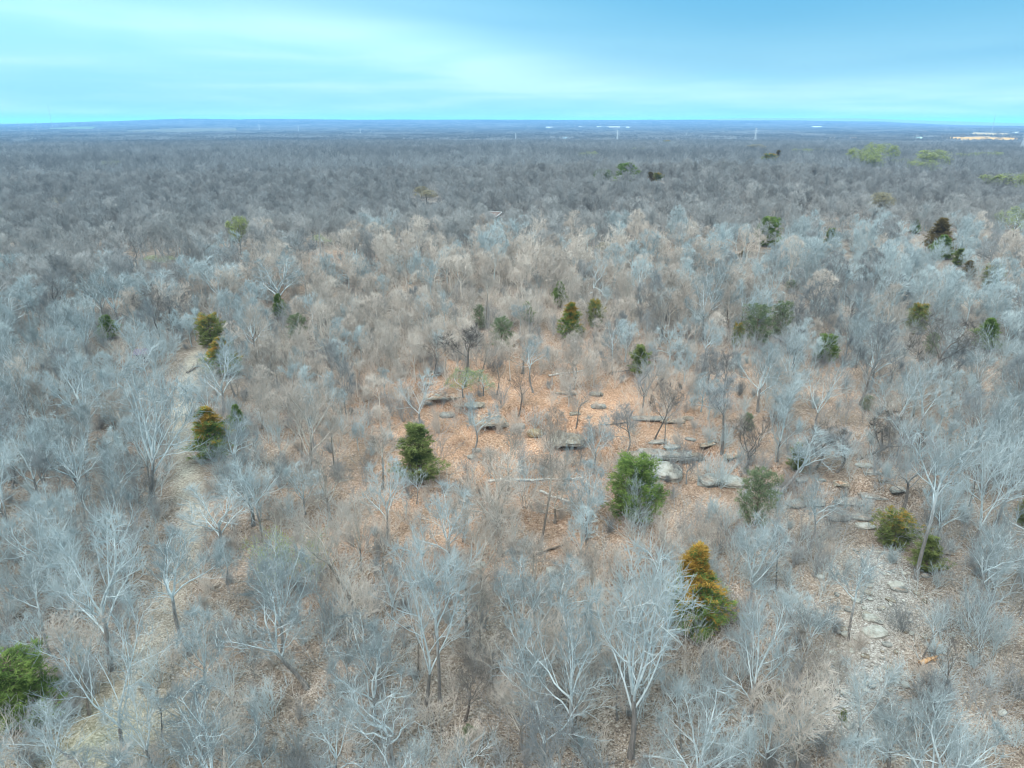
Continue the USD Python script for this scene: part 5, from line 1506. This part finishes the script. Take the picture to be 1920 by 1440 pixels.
rx, ry, rg = sow(450, 1700, 7.0, 42, 79)
kk = cleared(rx, ry)
rx, ry = rx[kk], ry[kk]
rz = ground(rx, ry)
hh = rg.uniform(0.75, 1.15, len(rx)) * 1.05
patch = fbm(np.stack([rx / 120, ry / 120, rx * 0], -1), 3, 31)
ti = (patch + rg.normal(0, 0.12, len(rx)) > 0.5).astype(int)
scatter('distant_woods', lod1 * 2, np.stack([rx, ry, rz], -1), ti * 8 + rg.integers(0, 8, len(rx)), rg.uniform(0, 360, len(rx)), np.stack([hh * 1.15, hh * 1.15, hh], -1),
        'unbroken leafless woods of the plain in blue-grey distance', 'woods', [[FARTW, FARTW2][k // 8] for k in range(16)])


# beyond that: woodland patches of crowns
def woodland(seed, n=46, size=62.0):
    rg = np.random.default_rng(seed)
    parts = []
    for _ in range(n):
        c = np.array([rg.uniform(-size / 2, size / 2), rg.uniform(-size / 2, size / 2), 0])
        h, w = rg.uniform(6.5, 10.5), rg.uniform(3.0, 4.6)
        m = 34
        d = rg.normal(0, 1, (m, 3))
        d /= np.linalg.norm(d, axis=1, keepdims=True)
        d[:, 2] = np.abs(d[:, 2]) * 1.1 - 0.15
        e = c + [0, 0, h * 0.52] + d * [w, w, h * 0.48] * rg.uniform(0.75, 1.05, (m, 1))
        b = c + [0, 0, h * 0.35] + d * [w, w, h * 0.3] * 0.35
        side = np.cross(e - b, rg.normal(0, 1, (m, 3)))
        side /= np.linalg.norm(side, axis=1, keepdims=True) + 1e-9
        v = np.stack([b - side * 0.25, e + side * 0.45, e - side * 0.45], 1).reshape(-1, 3)
        parts.append((v, np.arange(3 * m).reshape(-1, 3)))
        parts.append(tubes(np.array([[c - [0, 0, 1], c + [0, 0, h * 0.5]]]), np.array([[0.25, 0.15]]), 3))
    return cat_mesh(parts)


rx, ry, rg = sow(1690, 9800, 60.0, 41, 80)
kk = cleared(rx, ry, 0.03)
rx, ry = rx[kk], ry[kk]
rz = ground(rx, ry)
dist = np.hypot(rx, ry)
g = 1 + 0.25 * smoothstep(4000, 9000, dist)
wl = [woodland(600 + k) for k in range(4)]
patch = fbm(np.stack([rx / 500, ry / 500, rx * 0], -1), 3, 33)
ti = (patch + rg.normal(0, 0.1, len(rx)) > 0.5).astype(int)
scatter('far_woodland', wl * 2, np.stack([rx, ry, rz - 0.3], -1), ti * 4 + rg.integers(0, 4, len(rx)), rg.integers(0, 4, len(rx)) * 90.0, np.stack([g, g, g * rg.uniform(0.8, 1.2, len(rx))], -1),
        'far woodland fading to blue under the horizon', 'woods', [[FARTW, FARTW2][k // 4] for k in range(8)])


# ------------------------------------------------------------------ underbrush
def brush(seed, h, stems, tw):
    rg = np.random.default_rng(seed)
    L = []
    for q in range(stems):
        az, a = rg.uniform(0, 6.28), math.radians(rg.uniform(5, 42))
        L.append(walk([rg.normal(0, 0.12), rg.normal(0, 0.12), -0.1], [math.sin(a) * math.cos(az), math.sin(a) * math.sin(az), math.cos(a)], h * rg.uniform(0.7, 1.1), 6, rg, 0.12, 0.1))
    LP = np.array(L)
    LR = np.tile(np.linspace(0.017, 0.006, 6), (stems, 1))
    B, R = children(LP, LR, tw, 0.2, 0.98, 38, 0.42, 4, rg, up=0.3, wig=0.14, rmin=0.007)
    g = dict(B2=B, R2=R, rg=rg)
    return cat_mesh([tubes(LP, LR, 4), tubes(B, R, 3), twigs_of(g, 4, 0.0085, 0.46, True)])


bm = [brush(700, 2.4, 11, 9), brush(701, 3.6, 6, 12), brush(702, 1.6, 14, 7), brush(703, 5.0, 3, 18)]
x, y, rg = sow(27, 170, 2.1, 43, 91)
d = np.hypot(x, y)
dens = 0.74 + 1.2 * (fbm(np.stack([x / 12, y / 12, x * 0], -1), 3, 41) - 0.32)
dens *= (1 + 0.25 * (d < 62)) * (1 - 0.85 * openness(x, y)) * (1 - 0.45 * smoothstep(100, 170, d))
keep = (rg.random(len(x)) < dens) & (dist_line(x, y, TRACK) > 1.5)
x, y = x[keep], y[keep]
z = ground(x, y)
u, v, dep = project(np.stack([x, y, z], -1))
tn = tone_pick(u, v, y, rg)
dk = rg.random(len(x)) < 0.35
ti = np.where(dk, 2, np.select([tn == 'pale', tn == 'warm'], [0, 1], 2))
s = rg.uniform(0.55, 1.15, len(x))
scatter('underbrush', bm * 3, np.stack([x, y, z], -1), ti * 4 + rg.choice(4, len(x), p=[0.3, 0.25, 0.2, 0.25]), rg.uniform(0, 360, len(x)), np.stack([s, s, s * rg.uniform(0.8, 1.15, len(x))], -1),
        'leafless underbrush and thin saplings beneath the bare trees', 'underbrush', [TW[k // 4] for k in range(12)])
